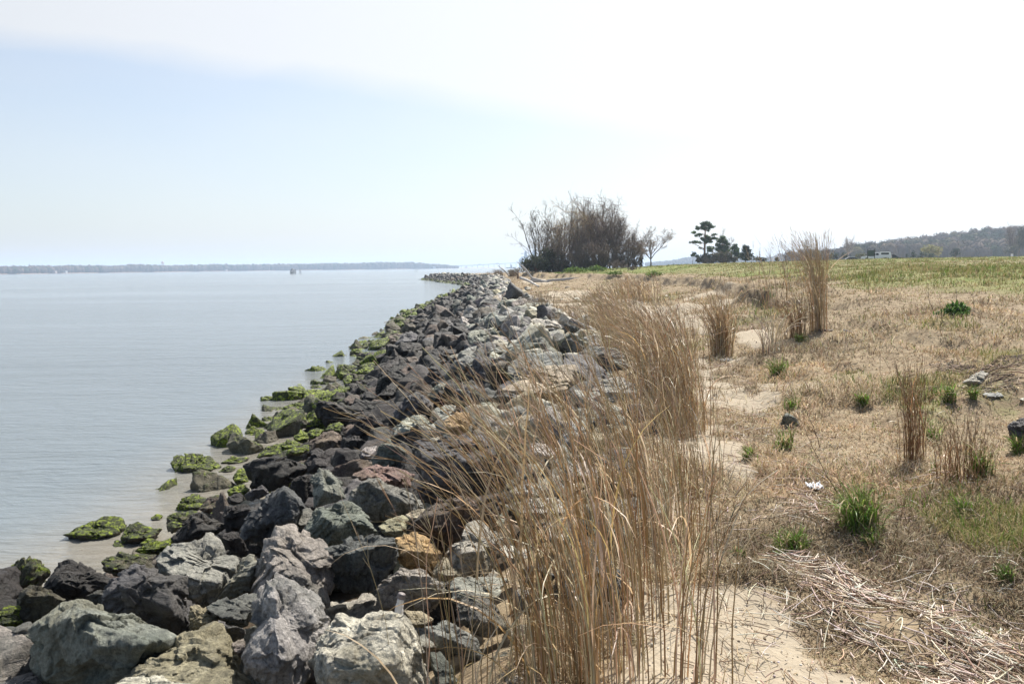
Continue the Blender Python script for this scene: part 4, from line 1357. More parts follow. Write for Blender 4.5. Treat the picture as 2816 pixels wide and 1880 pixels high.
grass_clump('tall_grass_clump', 'short brown grass bunch mixed with green, right of the sparse upright one', *at(2645, 1325), 130, .5, .22, .16,
            (WL, .12), .5, .007, .4, .2, cols=[(.33, .19, .09), (.42, .27, .14), (.28, .16, .08)], seed=25, stem_r=.0022, lean_j=.2)
grass_clump('tall_grass_clump', 'grey-tan dry clump on the sand behind the long pale slab', .9, 28.5, 260, .95, .9, 1.3,
            (WL, .3), .6, .014, .4, .5, cols=[(.38, .30, .2), (.45, .36, .25), (.3, .22, .14)], seed=26, stem_r=.007, lean_j=.3)
grass_clump('tall_grass_clump', 'small dry clump left of the grey half-sunk stone on the sand', 1.6, 22.5, 160, .75, .5, .6,
            (WL, .3), .6, .012, .4, .4, cols=[(.36, .26, .16), (.42, .32, .2)], seed=27, stem_r=.0055, lean_j=.3)
grass_clump('tall_grass_clump', 'low clump of drooping copper grass between the round clump and the reeds', *at(2190, 925), 150, .95, .3, .3,
            (WL, .4), .8, .011, .5, .3, cols=[(.36, .22, .11), (.45, .33, .2)], seed=28, stem_r=.005, lean_j=.3)
grass_clump('tall_grass_clump', 'thin grass stalks with one bent blade at the very bottom, left of the nearest clump', -.22, 2.75, 26, .98, .28, .2,
            (WL, .05), .2, .008, .3, .8, seed=29, stem_r=.0022, lean_j=.14)
grass_clump('tall_grass_clump', 'few thick slanting stems at the right side of the nearest clump over the sand', .66, 3.0, 26, 1.0, .16, .2,
            (math.pi * .15, .10), .5, .008, .1, .2, seed=30, stem_r=.0034, lean_j=.22)

# green tufts
TUFT = [(2365, 1425, 150, 95, 1.0, 'largest vivid green grass tuft in the brown grass, right foreground'),
        (2400, 1490, 80, 32, .7, 'small green tuft at the foot of the largest one'),
        (2180, 1500, 110, 40, .6, 'loose spread green tuft left of the largest one'),
        (2140, 1022, 62, 34, .95, 'compact green tuft at the edge of the sandy path'),
        (2372, 1108, 42, 25, .9, 'small green tuft above the upright brown bunch, left of it'),
        (2178, 1118, 60, 24, .55, 'yellowish green tuft behind the triangular stone'),
        (2608, 1092, 54, 34, .8, 'yellow-green tuft next to the flat slab'),
        (2677, 1090, 30, 24, .8, 'narrow green tuft touching the flat grey slab'),
        (2030, 1535, 40, 20, .9, 'tiny bright green tuft by the tall grass at the path'),
        (2150, 1530, 36, 20, .8, 'tiny green tuft at the top of the reed litter line'),
        (2770, 1592, 34, 30, .9, 'small isolated green tuft near the right edge'),
        (2155, 1225, 90, 40, .6, 'pale green tuft above the litter patch, centre right'),
        (2060, 1258, 44, 22, .7, 'small green tuft on the path beside the litter'),
        (2700, 1290, 70, 60, .7, 'green tuft growing through the short brown bunch'),
        (2200, 935, 40, 16, .6, 'yellow-green tuft below the bleached fanned stalks'),
        (2650, 1400, 60, 30, .5, 'thin green tuft right of the largest one'),
        (2800, 1240, 40, 40, .8, 'green tuft in front of the dark boulder at the right edge'),
        (2560, 1200, 80, 40, .4, 'sparse green tuft between the two brown bunches')]
for i, (px, py, w, h, dens, lab) in enumerate(TUFT):
    g = on_ground(px, py + h * .35)
    d = (g - CAM) @ fwd
    rx = w * .5 * d / F
    n = int(560 * dens * (1 if w > 100 else .4)) + 50
    grass_clump('green_grass_tuft', lab, g[0], g[1], n, h * 1.5 * d / F + .05, rx * .8, rx * .7, (WL, .25), 1.9, .005 + .0006 * d, .65, 0, GREENS + [(.42, .33, .2)], 'green grass tufts', 100 + i, M_GREEN, 'grass tuft', .0011 + .0002 * d, .4, .4)

# dark green broad-leaved weed near the bank
g = on_ground(2630, 868)
qq = np.random.default_rng(61)
n = 420
_a = qq.uniform(0, 6.28, n); _r = qq.uniform(0, 1, n) ** .6 * (1 + .3 * np.sin(3 * _a))
base = np.stack([np.cos(_a) * _r * .32, np.sin(_a) * _r * .2, qq.uniform(0, .26, n) * (1.15 - _r).clip(.1, 1)], -1)
hd = qq.uniform(0, 6.28, n)
P = blade_paths(qq, base, hd, qq.uniform(.07, .13, n), qq.uniform(.4, 1.5, n), 5, 1, 0)
side = np.stack([-np.sin(hd), np.cos(hd), 0 * hd], -1)
V, Q, pi = ribbons(P, np.array([.010, .028, .034, .022, .006])[None, :] * np.ones((n, 1)), side)
o = link('leafy_weed', mesh_np('leafy_weed', V, Q, None, M_GREEN, rnd_tint(qq, n, [(.07, .15, .03), (.11, .21, .05), (.05, .10, .02)])[pi]), loc=tuple(g))
tag(o, 'dark green broad-leaved weed on the brown rise at the right', 'weed')


def stalk(name, label, px, py, top_px, top_py, nb, col, seed, r=.006, group=None, cat='weed stalk', depth=None):
    """a thin branching stalk from its root pixel to its tip pixel, built at the root's distance"""
    q = np.random.default_rng(seed)
    g = on_ground(px, py)
    d = (g - CAM) @ fwd
    tip = CAM + ray(top_px, top_py) * (d + q.uniform(-.1, .1))
    v = tip - g
    t = np.linspace(0, 1, 8)[:, None]
    main = v * t + np.cross(v, q.normal(size=3))[None, :] * (np.sin(t * 3.1) * .05)
    main += q.normal(0, .008, (8, 3)) * np.linalg.norm(v)
    paths, rad = [main], [np.linspace(r, r * .3, 8)]
    for _ in range(nb):
        k = q.uniform(2, 6.9); i = int(k)
        b = main[i] * (1 - (k - i)) + main[i + 1] * (k - i)
        dv = v / np.linalg.norm(v) + q.normal(0, .45, 3); dv /= np.linalg.norm(dv)
        ln = np.linalg.norm(v) * q.uniform(.10, .32)
        pp = b + dv * ln * t + q.normal(0, .012, (8, 3)) * ln * t * 3
        paths.append(pp); rad.append(np.linspace(r * .5, r * .2, 8))
    V, Q, pi = tubes(np.array(paths), np.array(rad), 4)
    o = link(name, mesh_np(name, V, Q, None, M_TWIG, rnd_tint(q, len(paths), [col], .1)[pi]), loc=tuple(g))
    tag(o, label, cat, group)
    return o


ST = 'weed stalks in the meadow'
stalk('weed_stalk', 'long thin dark stalk slanting up-left out of the largest green tuft', 2310, 1370, 2195, 1130, 3, (.10, .07, .05), 1, .0035, ST)
stalk('weed_stalk', 'thin forked dark weed left of the slanting stalk near the path', 2255, 1235, 2210, 1120, 7, (.13, .09, .06), 2, .004, ST)
for i, (a, b, c, d_, nb, lab) in enumerate([
        (2055, 850, 2036, 705, 5, 'dark branching stalk left of the tall reeds, leftmost of the tall ones'), (2083, 830, 2075, 660, 4, 'slim stalk just right of the leftmost dark branching one'),
        (2100, 830, 2092, 668, 5, 'tall slim stalk before the meadow, third from the left'), (2112, 835, 2118, 690, 3, 'slim straight stalk fourth from the left before the meadow'),
        (2148, 820, 2128, 640, 5, 'tallest thin stalk standing left of the reed clump'), (2160, 815, 2160, 700, 4, 'brown stalk in the group left of the reed clump'),
        (2178, 800, 2150, 660, 4, 'leaning stalk behind the tall reeds'), (2012, 800, 1998, 735, 5, 'short branching weed by the eroded bank'),
        (1995, 790, 1990, 742, 4, 'smallest branching weed by the eroded bank'), (2030, 775, 2020, 728, 4, 'short dark weed at the meadow edge'),
        (2568, 855, 2555, 778, 3, 'dark curled seed stalk in the meadow left of the leafy weed'), (2630, 830, 2625, 790, 3, 'short brown stalk behind the leafy weed'),
        (2583, 905, 2580, 822, 2, 'thin upright stalk in front of the meadow, by the leafy weed'), (2680, 860, 2678, 815, 2, 'short stalk right of the leafy weed'),
        (2310, 880, 2322, 835, 2, 'pale curved stalk right of the tall reeds'), (2274, 1010, 2268, 925, 6, 'pale branching stalk in front of the tall reeds'),
        (2285, 1025, 2340, 930, 5, 'whitish twig leaning right in front of the tall reeds'), (2448, 1100, 2420, 975, 3, 'thin leaning straw above the sparse upright bunch'),
        (2770, 930, 2790, 890, 4, 'pale curled stalk near the right edge'), (2390, 812, 2388, 775, 1, 'short dark stalk in the meadow right of the reeds')]):
    pale = 'pale' in lab or 'whitish' in lab or 'straw' in lab
    stalk('weed_stalk', lab, a, b, c, d_, nb, (.50, .41, .30) if pale else (.13, .09, .065), 10 + i, .0075 if b < 900 else .005, ST)
stalk('dry_branch', 'thin dark curved branch lying across the rocks left of the tall grass', 1075, 1655, 1225, 1600, 3, (.16, .12, .09), 41, .006, None, 'branch')

# ------------------------------------------------------------------ ground cover (uncountable)
q = np.random.default_rng(99)


def scatter(n, r0, r1, a0=-.80, a1=.80):
    r = np.exp(q.uniform(math.log(r0), math.log(r1), n))
    a = q.uniform(a0, a1, n)
    return np.sin(a) * r, np.cos(a) * r, r


X, Y, R = scatter(520000, 2.4, 135, -.25, .80)
keep = (X > xc(Y) - .15) & (Y > 2.2)
X, Y, R = X[keep], Y[keep], R[keep]
sd_, gr_ = ground_zones(X, Y)
nn = n2(X, Y, 1.7, 3, 51)
LL = np.array([on_ground(a, b) for a, b in [(2130, 1545), (2250, 1575), (2350, 1640), (2450, 1700), (2560, 1770), (2650, 1830), (2780, 1900), (2900, 1990)]])
dl = np.full(len(X), 9.0)
for a, b in zip(LL[:-1], LL[1:]):
    ab = b[:2] - a[:2]; t_ = np.clip(((X - a[0]) * ab[0] + (Y - a[1]) * ab[1]) / (ab @ ab), 0, 1)
    dl = np.minimum(dl, np.hypot(X - a[0] - t_ * ab[0], Y - a[1] - t_ * ab[1]))
keep = (q.random(len(X)) > np.clip(sst(.25, .7, sd_ + .4 * nn) * .97, 0, 1)) & (q.random(len(X)) > .93 * sst(.18, .05, dl))
X, Y, R, gr_, nn = X[keep], Y[keep], R[keep], gr_[keep], nn[keep]
Z = ground_h(X, Y)
n = len(X)
dens = .5 + .5 * sst(-.4, .4, n2(X, Y, .8, 3, 52))
isg = q.random(n) < np.clip(gr_ * .95 + .10 * sst(.0, .5, n2(X, Y, 1.9, 3, 81)) * (X > 1.8), 0, .92) * (.45 + .55 * sst(-.3, .3, n2(X, Y, .3, 3, 53)))
field = gr_ > .35
ln = (.035 + .07 * q.random(n)) * (1 + np.minimum(R, 30) * .016) * (.45 + 1.1 * sst(-.5, .7, n2(X, Y, 1.1, 4, 57))) * (.6 + dens * .6) * np.where(R > 45, .62, 1)
ln = np.where(field, ln * 1.15, ln)
near_mat = ~isg & (R < 30)
lean = np.where(near_mat, q.uniform(.6, 1.75, n), q.uniform(.15, 1.1, n))
hd = q.uniform(0, 2 * math.pi, n)
P = blade_paths(q, np.stack([X, Y, Z - .004], -1), hd, ln, lean, 4, 1.0, .25)
side = np.stack([-np.sin(hd), np.cos(hd), 0 * hd], -1)
wd = (.0020 + .00052 * R) * q.uniform(.6, 1.4, n)
V, Q, pi = ribbons(P, wd[:, None] * np.array([1, 1, .8, .15])[None, :], side)
c = rnd_tint(q, n, THATCH, .20)
pz_ = sst(-.35, .35, n2(X, Y, .45, 4, 58))[:, None]; pr_ = sst(.1, .6, n2(X, Y, .9, 3, 59))[:, None]
c = c * (.66 + .50 * pz_) * (1 + pr_ * np.array([.05, -.01, -.05])) + (1 - pz_) * pz_ * np.array([.02, .025, .0])
cg = rnd_tint(q, n, OLIVE + GREENS[2:3], .16)
c = np.where(isg[:, None], cg, c)
straw_ = field & ~isg
c = np.where(straw_[:, None], rnd_tint(q, n, [(.30, .24, .12), (.36, .29, .15), (.24, .20, .09)], .14), c)
o = link('meadow_grass', mesh_np('meadow_grass', V, Q, None, M_TURF, c[pi]))
tag(o, 'short dry and green grass covering the ground', 'grass', kind='stuff')
print('grass blades', n)


def litter(name, label, line, n, wid, l0, l1, r0, r1, along, cols, zlift=.0, kind='stuff'):
    pts = np.array([on_ground(a, b) for a, b in line])
    seg = np.linalg.norm(np.diff(pts, axis=0), axis=1)
    cum = np.concatenate([[0], np.cumsum(seg)])
    s = q.uniform(0, cum[-1], n)
    i = np.clip(np.searchsorted(cum, s) - 1, 0, len(seg) - 1)
    f = (s - cum[i]) / seg[i]
    c = pts[i] + (pts[i + 1] - pts[i]) * f[:, None]
    dr = (pts[i + 1] - pts[i]); ang = np.arctan2(dr[:, 1], dr[:, 0])
    off = q.normal(0, .5, n) * np.interp(s / cum[-1], np.linspace(0, 1, len(wid)), wid)
    x = c[:, 0] - np.sin(ang) * off; y = c[:, 1] + np.cos(ang) * off
    a = np.where(q.random(n) < along, ang + q.normal(0, .32, n), q.uniform(0, 6.28, n))
    keep_ = q.random(n) < sst(-.5, .2, n2(x, y, 2.2, 3, 71)) + .15
    x, y, a, off = x[keep_], y[keep_], a[keep_], off[keep_]; n = len(x)
    ln = q.uniform(l0, l1, n) * q.uniform(.4, 1, n)
    t = np.linspace(-.5, .5, 4)[None, :]
    bend = q.normal(0, .05, n)[:, None] * (t * 2) ** 2
    px_ = x[:, None] + np.cos(a)[:, None] * t * ln[:, None] - np.sin(a)[:, None] * bend * ln[:, None]
    py_ = y[:, None] + np.sin(a)[:, None] * t * ln[:, None] + np.cos(a)[:, None] * bend * ln[:, None]
    dcore = np.exp(-(off / (.35 * np.mean(wid))) ** 2)
    tilt = q.normal(0, .10, n)[:, None] * t * ln[:, None]
    gz = ground_h(px_, py_)
    pz = gz + (q.random(n) * .055 * dcore + .006)[:, None] + np.maximum(tilt, -.004) + zlift
    V, Q, pi = tubes(np.stack([px_, py_, pz], -1), (q.uniform(r0, r1, n))[:, None] * np.array([1, 1, 1, .7])[None, :], 4)
    o = link(name, mesh_np(name, V, Q, None, M_TWIG, rnd_tint(q, n, cols, .16)[pi]))
    tag(o, label, 'plant litter', kind=kind)


LIT = [(.16, .12, .09), (.72, .64, .54), (.62, .52, .43), (.60, .51, .42), (.42, .31, .22), (.34, .25, .18), (.66, .58, .48), (.25, .18, .13), (.48, .36, .24)]
litter('reed_litter', 'matted line of broken reed stems washed up across the sand', [(2130, 1545), (2250, 1575), (2350, 1640), (2450, 1700), (2560, 1770), (2650, 1830), (2780, 1900), (2900, 1990)],
       2600, [.18, .22, .30, .40, .55, .7], .04, .32, .0014, .0040, .42, LIT, .008)
litter('reed_fragments', 'loose broken reed bits scattered around the path', [(2250, 1950), (2080, 1600), (2060, 1500), (2100, 1400), (2150, 1300), (2060, 1220), (2040, 1120), (1990, 1000)],
       2600, [1.2, 1.2, .9, .7, .7, .9, 1.4], .03, .24, .0012, .0028, .1, LIT)
litter('reed_fragments', 'litter patch of pale stems beside the slanting stalk', [(2120, 1270), (2200, 1290), (2260, 1320), (2240, 1400), (2230, 1440)], 520, [.35, .3, .22, .2], .05, .26, .0015, .0032, .4, LIT)
litter('reed_fragments', 'thin litter over the brown grass on the right', [(2400, 1900), (2600, 1600), (2760, 1500), (2500, 1350), (2700, 1300)], 1100, [1.6], .04, .24, .0012, .0026, .15, LIT[:5])
litter('twig_debris', 'dark twig and root debris on the eroded soil by the pinkish white stone', [(2640, 1010), (2720, 1030), (2830, 1030), (2900, 1060)], 900, [.3, .7, 1.0], .05, .35, .002, .006, .2, [(.10, .075, .055), (.16, .12, .09), (.24, .18, .13), (.42, .33, .25)])
litter('reed_fragments', 'thin litter on the distant sand', [(1900, 900), (1700, 850), (1550, 815), (1480, 800)], 900, [2.2], .08, .5, .003, .008, .15, LIT[:5])

# pebbles and shell grit on the sand
Xp, Yp, Rp = scatter(9000, 2.4, 40, -.2, .8)
sdp, _g = ground_zones(Xp, Yp)
kp = (sdp > .4) & (Xp > xc(Yp))
Xp, Yp = Xp[kp], Yp[kp]; n = len(Xp)
d1, f1 = ico(1)
rp_ = q.uniform(.0015, .006, n) * (1 + .06 * np.hypot(Xp, Yp))
V = (np.stack([Xp, Yp, ground_h(Xp, Yp)], -1)[:, None, :] + d1[None] * rp_[:, None, None] * q.uniform(.6, 1.3, (n, 1, 3))).reshape(-1, 3)
Fp = (f1[None] + (np.arange(n) * len(d1))[:, None, None]).reshape(-1, 3)
o = link('sand_pebbles', mesh_np('sand_pebbles', V, None, Fp, M_TWIG, np.repeat(rnd_tint(q, n, [(.5, .45, .38), (.2, .17, .14), (.65, .62, .56), (.3, .22, .15)], .2), len(d1), 0)))
tag(o, 'fine pebbles and shell grit strewn on the sand', 'pebbles', kind='stuff')

# ------------------------------------------------------------------ driftwood, scraps
M_WOOD = mat_simple('bleached_wood', (.40, .37, .335), .8, 0, .3, 9, .5)


def limb(name, pts, rad, parent, mat=M_WOOD, sides=10, loc=None, wob=.03, seed=0):
    q_ = np.random.default_rng(seed)
    pts = np.array(pts, float)
    t = np.linspace(0, len(pts) - 1, 14)
    P = np.stack([np.interp(t, range(len(pts)), pts[:, k]) for k in range(3)], -1)
    P[1:-1] += q_.normal(0, wob, (12, 3)) * np.mean(rad) * 4
    R_ = np.interp(t, np.linspace(0, len(pts) - 1, len(rad)), rad) * q_.uniform(.85, 1.15, 14)
    V, Q, _ = tubes(P[None], R_[None], sides)
    n_ = len(V)
    caps = []
    for k0 in (0, n_ - sides):
        ctr = V[k0:k0 + sides].mean(0)
        V = np.vstack([V, ctr]); ci = len(V) - 1
        for s_ in range(sides): caps.append((k0 + s_, k0 + (s_ + 1) % sides, ci))
    me = mesh_np(name, V, Q, np.array(caps), mat, smooth=True)
    return link(name, me, parent, loc)


def px_depth(px, py, D): return CAM + ray(px, py) * D


gD = on_ground(1478, 774); DD = (gD - CAM) @ fwd
DD = min(DD, 85)
root = empty('driftwood_tree', tuple(gD))
tag(root, 'bleached forked driftwood tree lying beyond the riprap, one bare limb rising left', 'driftwood')
rel = lambda px, py, d=0: tuple(px_depth(px, py, DD + d) - gD)
limb('trunk', [rel(1458, 771), rel(1490, 774), rel(1520, 776), rel(1560, 768), rel(1575, 766)], [.18, .16, .14, .10, .06], root, seed=1)
limb('branch', [rel(1488, 772), rel(1462, 765), rel(1445, 740), rel(1432, 728), rel(1419, 718)], [.15, .12, .10, .06, .02], root, seed=2)
limb('branch', [rel(1498, 782), rel(1507, 770), rel(1540, 768), rel(1568, 765), rel(1592, 764)], [.1, .09, .09, .07, .03], root, seed=3)
limb('branch', [rel(1560, 768), rel(1568, 773), rel(1572, 776)], [.08, .05, .02], root, seed=4)
limb('driftwood_pole', [tuple(px_depth(1432, 764, 60)), tuple(px_depth(1455, 772, 57)), tuple(px_depth(1482, 788, 52))], [.10, .09, .05], None, seed=5)
tag(bpy.data.objects[-1] if False else [o for o in bpy.data.objects if o.name.startswith('driftwood_pole')][0], 'straight grey driftwood pole leaning over the stones before the forked tree', 'driftwood')
limb('driftwood_limb', [tuple(px_depth(1400, 758, 110)), tuple(px_depth(1385, 742, 110)), tuple(px_depth(1376, 735, 111)), tuple(px_depth(1368, 729, 111))], [.10, .09, .06, .03], None, seed=6)
tag([o for o in bpy.data.objects if o.name.startswith('driftwood_limb')][0], 'curved bare limb sticking up from the far stones against the water', 'driftwood')
tk = hit_surface(1228, 854)
limb('driftwood_plank', [tuple(px_depth(1211, 854, tk - .3)), tuple(px_depth(1228, 853, tk - .3)), tuple(px_depth(1244, 852, tk - .3))], [.035, .045, .03], None, seed=7)
tag([o for o in bpy.data.objects if o.name.startswith('driftwood_plank')][0], 'short pale plank lying on the dark stones far along the bank', 'driftwood')


def scrap(name, label, cat, px, py, w, h, col, seed, rough=.5):
    """crumpled sheet lying on the ground"""
    q_ = np.random.default_rng(seed)
    g = on_ground(px, py); d = (g - CAM) @ fwd
    W_, H_ = w * d / F, h * d / F * 2.2
    n_ = 14
    a, b = np.meshgrid(np.linspace(-.5, .5, n_), np.linspace(-.5, .5, n_))
    rr = 1 - .25 * np.abs(np.sin(3 * np.arctan2(b, a) + seed))
    x, y = a * W_ * rr + q_.normal(0, .01 * W_, a.shape), b * H_ * rr
    z = .02 + (np.abs(vnoise(np.stack([a * 6, b * 6, a * 0 + seed], -1), 3)) * .35 * W_).clip(0, .12)
    gz = ground_h(g[0] + x, g[1] + y) - g[2]
    ii = np.arange(n_ * n_).reshape(n_, n_)
    Q = np.stack([ii[:-1, :-1], ii[:-1, 1:], ii[1:, 1:], ii[1:, :-1]], -1).reshape(-1, 4)
    o = link(name, mesh_np(name, np.stack([x, y, z + gz], -1).reshape(-1, 3), Q, None, mat_simple(name + '_mat', col, rough, 0, .1)), loc=tuple(g))
    md = o.modifiers.new('thickness', 'SOLIDIFY'); md.thickness = .004
    tag(o, label, cat)


scrap('plastic_scrap', 'crumpled white plastic scrap in the litter left of the largest green tuft', 'litter', 2240, 1350, 46, 16, (.72, .74, .76), 3)
scrap('shell_fragment', 'small bright white shell on the path by the tall grass', 'shell', 2026, 1562, 18, 6, (.78, .76, .72), 5)
scrap('paper_scrap', 'narrow pale scrap hanging down the litter below the white plastic', 'litter', 2240, 1400, 16, 16, (.66, .62, .54), 8)
# cork-like float wedged on the flat-topped boulder
tt = hit_surface(1095, 1668)
P0 = px_depth(1095, 1672, tt - .25)
root = empty('bottle_stub', tuple(P0))
tag(root, 'small white bottle neck with a grey cap standing among the rocks', 'bottle')
limb('neck', [(0, 0, -.06), (.004, 0, 0), (.012, .0, .045)], [.020, .017, .013], root, mat_simple('white_plastic', (.75, .73, .70), .4), 12, wob=0, seed=3)
limb('cap', [(.012, 0, .046), (.018, 0, .066)], [.016, .016], root, mat_simple('grey_cap', (.22, .19, .18), .5), 12, wob=0, seed=3)

# ------------------------------------------------------------------ trees and shrubs
def grow(q, starts, dirs, lengths, r0, M, wander, up):
    n = len(starts)
    P = np.zeros((n, M, 3)); P[:, 0] = starts
    d = dirs / np.linalg.norm(dirs, axis=1, keepdims=True)
    ds = (lengths / (M - 1))[:, None]
    for i in range(1, M):
        P[:, i] = P[:, i - 1] + d * ds
        d = d + q.normal(0, wander, (n, 3)); d[:, 2] += up
        d /= np.linalg.norm(d, axis=1, keepdims=True)
    R = r0[:, None] * np.linspace(1, .35, M)[None, :]
    return P, R


def kids(q, P, R, k, spread, lratio, L0, t0=.25, M=6, wander=.16, up=.05, out=0.0):
    n, m_, _ = P.shape
    pi = np.repeat(np.arange(n), k)
    t = q.uniform(t0, .98, n * k) * (m_ - 1)
    i = np.minimum(t.astype(int), m_ - 2); f = (t - i)[:, None]
    b = P[pi, i] * (1 - f) + P[pi, i + 1] * f
    d = P[pi, i + 1] - P[pi, i]; d /= np.linalg.norm(d, axis=1, keepdims=True)
    d = d + q.normal(0, spread, (n * k, 3))
    d[:, 2] += out
    ln = L0[pi] * lratio * q.uniform(.55, 1.25, n * k) * (1.15 - .5 * t / (m_ - 1))
    r = R[pi, i] * q.uniform(.4, .62, n * k)
    P2, R2 = grow(q, b, d, ln, r, M, wander, up)
    return P2, R2, ln


def leaf_quads(q, centers, rads, n, size, elong=1.6, shell=.5):
    """leaf-sized faces through ellipsoids; centers k x 3, rads k x 3, n each"""
    k = len(centers)
    v = q.normal(size=(k, n, 3)); v /= np.linalg.norm(v, axis=2, keepdims=True)
    r = (shell + (1 - shell) * q.random((k, n, 1))) ** .8
    lump = 1 + .28 * vnoise(v * 2.3 + np.arange(k)[:, None, None] * 7.0, 4)[..., None]
    c = (np.asarray(centers)[:, None, :] + v * r * lump * np.asarray(rads)[:, None, :]).reshape(-1, 3)
    N_ = len(c)
    a = q.normal(size=(N_, 3)); a /= np.linalg.norm(a, axis=1, keepdims=True)
    b = np.cross(a, q.normal(size=(N_, 3))); b /= np.linalg.norm(b, axis=1, keepdims=True)
    s = size * q.uniform(.5, 1.5, (N_, 1))
    V = np.stack([c - a * s * elong * .5, c - b * s * .4, c + a * s * elong * .5, c + b * s * .4], 1).reshape(-1, 3)
    return V, np.arange(N_ * 4).reshape(N_, 4)


def bare_tree(label, px, D, top, spread, lean=0.0, stems=2, col=(.13, .105, .085), twig=(.19, .155, .13), seed=0, k=(7, 6, 5), vines=None, group='bare trees of the shore thicket', name='bare_tree', base_py=None, rr=1.0, low=.25):
    q = np.random.default_rng(seed)
    X0 = CAM + ray(px, base_py or 745) * D
    x, y = X0[0], X0[1]
    z0 = H(x, y)
    ztop = (CAM + ray(px, top) * D)[2]
    h = ztop - z0
    sp = min(spread * D / F / 2 / h, .62 if stems > 1 else 1.0)
    root = empty(name, (x, y, z0 - .1))
    tag(root, label, 'tree', group)
    ns = stems * 2 + 2 if stems > 1 else 7
    a = q.uniform(0, 6.28, ns)
    fx = np.linspace(-1, 1, ns) * q.uniform(.75, 1.1, ns) * sp
    if stems > 1:
        st = np.stack([q.normal(0, .35, ns) + fx * h * .08, q.normal(0, .35, ns), np.zeros(ns)], -1)
        pre = None
    else:                                      # one trunk that opens into a fan of limbs
        P00, R00 = grow(q, np.zeros((1, 3)), np.array([[lean * .4, 0, 1.0]]), np.array([h * .30]), np.array([h * .022 * rr]), 8, .04, .03)
        st = P00[0, q.integers(4, 8, ns)]
        pre = (P00, R00)
    dr = np.stack([fx * .9 + lean, np.sin(a) * sp * .7, np.full(ns, 1.0) - .35 * np.abs(fx)], -1)
    L0 = np.full(ns, h * (.66 if stems > 1 else .52)) * q.uniform(.75, 1.08, ns)
    P0, R0 = grow(q, st, dr, L0, np.full(ns, h * .0115 * rr) * q.uniform(.7, 1.2, ns), 8, .09, .02)
    P1, R1, L1 = kids(q, P0, R0, k[0], .36, .50, L0, low * .8, 8, .13, .05)
    P2, R2, L2 = kids(q, P1, R1, k[1], .40, .50, L1, .15, 6, .18, .03)
    P3, R3, L3 = kids(q, P2, np.maximum(R2, .022), k[2] - 1, .45, .55, L2, .15, 4, .2, .02)
    P4, R4, L4 = kids(q, P3, np.maximum(R3, .015), 2, .5, .65, L3, .2, 3, .22, .02)
    if pre is not None:
        P0 = np.concatenate([P0, pre[0]]); R0 = np.concatenate([R0, pre[1]])
    R2 = np.maximum(R2, .014); R3 = np.maximum(R3, .008) * .8; R4 = np.maximum(R4, .006) * .75
    allz = np.concatenate([P3[:, -1, 2], P4[:, -1, 2]])
    sc = h / np.percentile(allz, 99.5)
    xw = (np.percentile(P3[..., 0], 98) - np.percentile(P3[..., 0], 2))
    sx = float(np.clip(spread * D / F / xw, .6, 1.25 if stems > 1 else 1.8))
    S = np.array([sx, min(sx, 1.3), sc])
    V1, Q1, i1 = tubes(P0 * S, R0, 7); V2, Q2, i2 = tubes(P1 * S, R1, 5)
    V, Q, C = join([(V1, Q1, rnd_tint(q, len(P0), [col], .1)[i1]), (V2, Q2, rnd_tint(q, len(P1), [col], .1)[i2])])
    link('trunk', mesh_np('trunk', V, Q, None, M_BARK, C, True), root)
    ps = []
    for Pk, Rk in ((P2, R2), (P3, R3), (P4, R4)):
        V, Q, i = tubes(Pk * S, Rk, 3); ps.append((V, Q, rnd_tint(q, len(Pk), [twig, col], .12)[i]))
    V, Q, C = join(ps)
    link('crown', mesh_np('crown', V, Q, None, M_TWIG, C), root)
    if vines:
        nv, vc, reach = vines
        i = q.integers(0, len(P2), nv); b = (P2 * S)[i, q.integers(1, 6, nv)]
        d = np.stack([q.normal(0, 1.0, nv), q.normal(0, .8, nv), q.normal(-.6, .8, nv)], -1)
        PV, RV = grow(q, b, d, q.uniform(.5, 1, nv) * reach, np.full(nv, .014), 6, .22, -.05)
        PV[..., 2] = np.maximum(PV[..., 2], .1)
        V, Q, ii = tubes(PV, RV, 3)
        link('vines', mesh_np('vines', V, Q, None, M_TWIG, rnd_tint(q, nv, [vc], .2)[ii]), root)
    return root


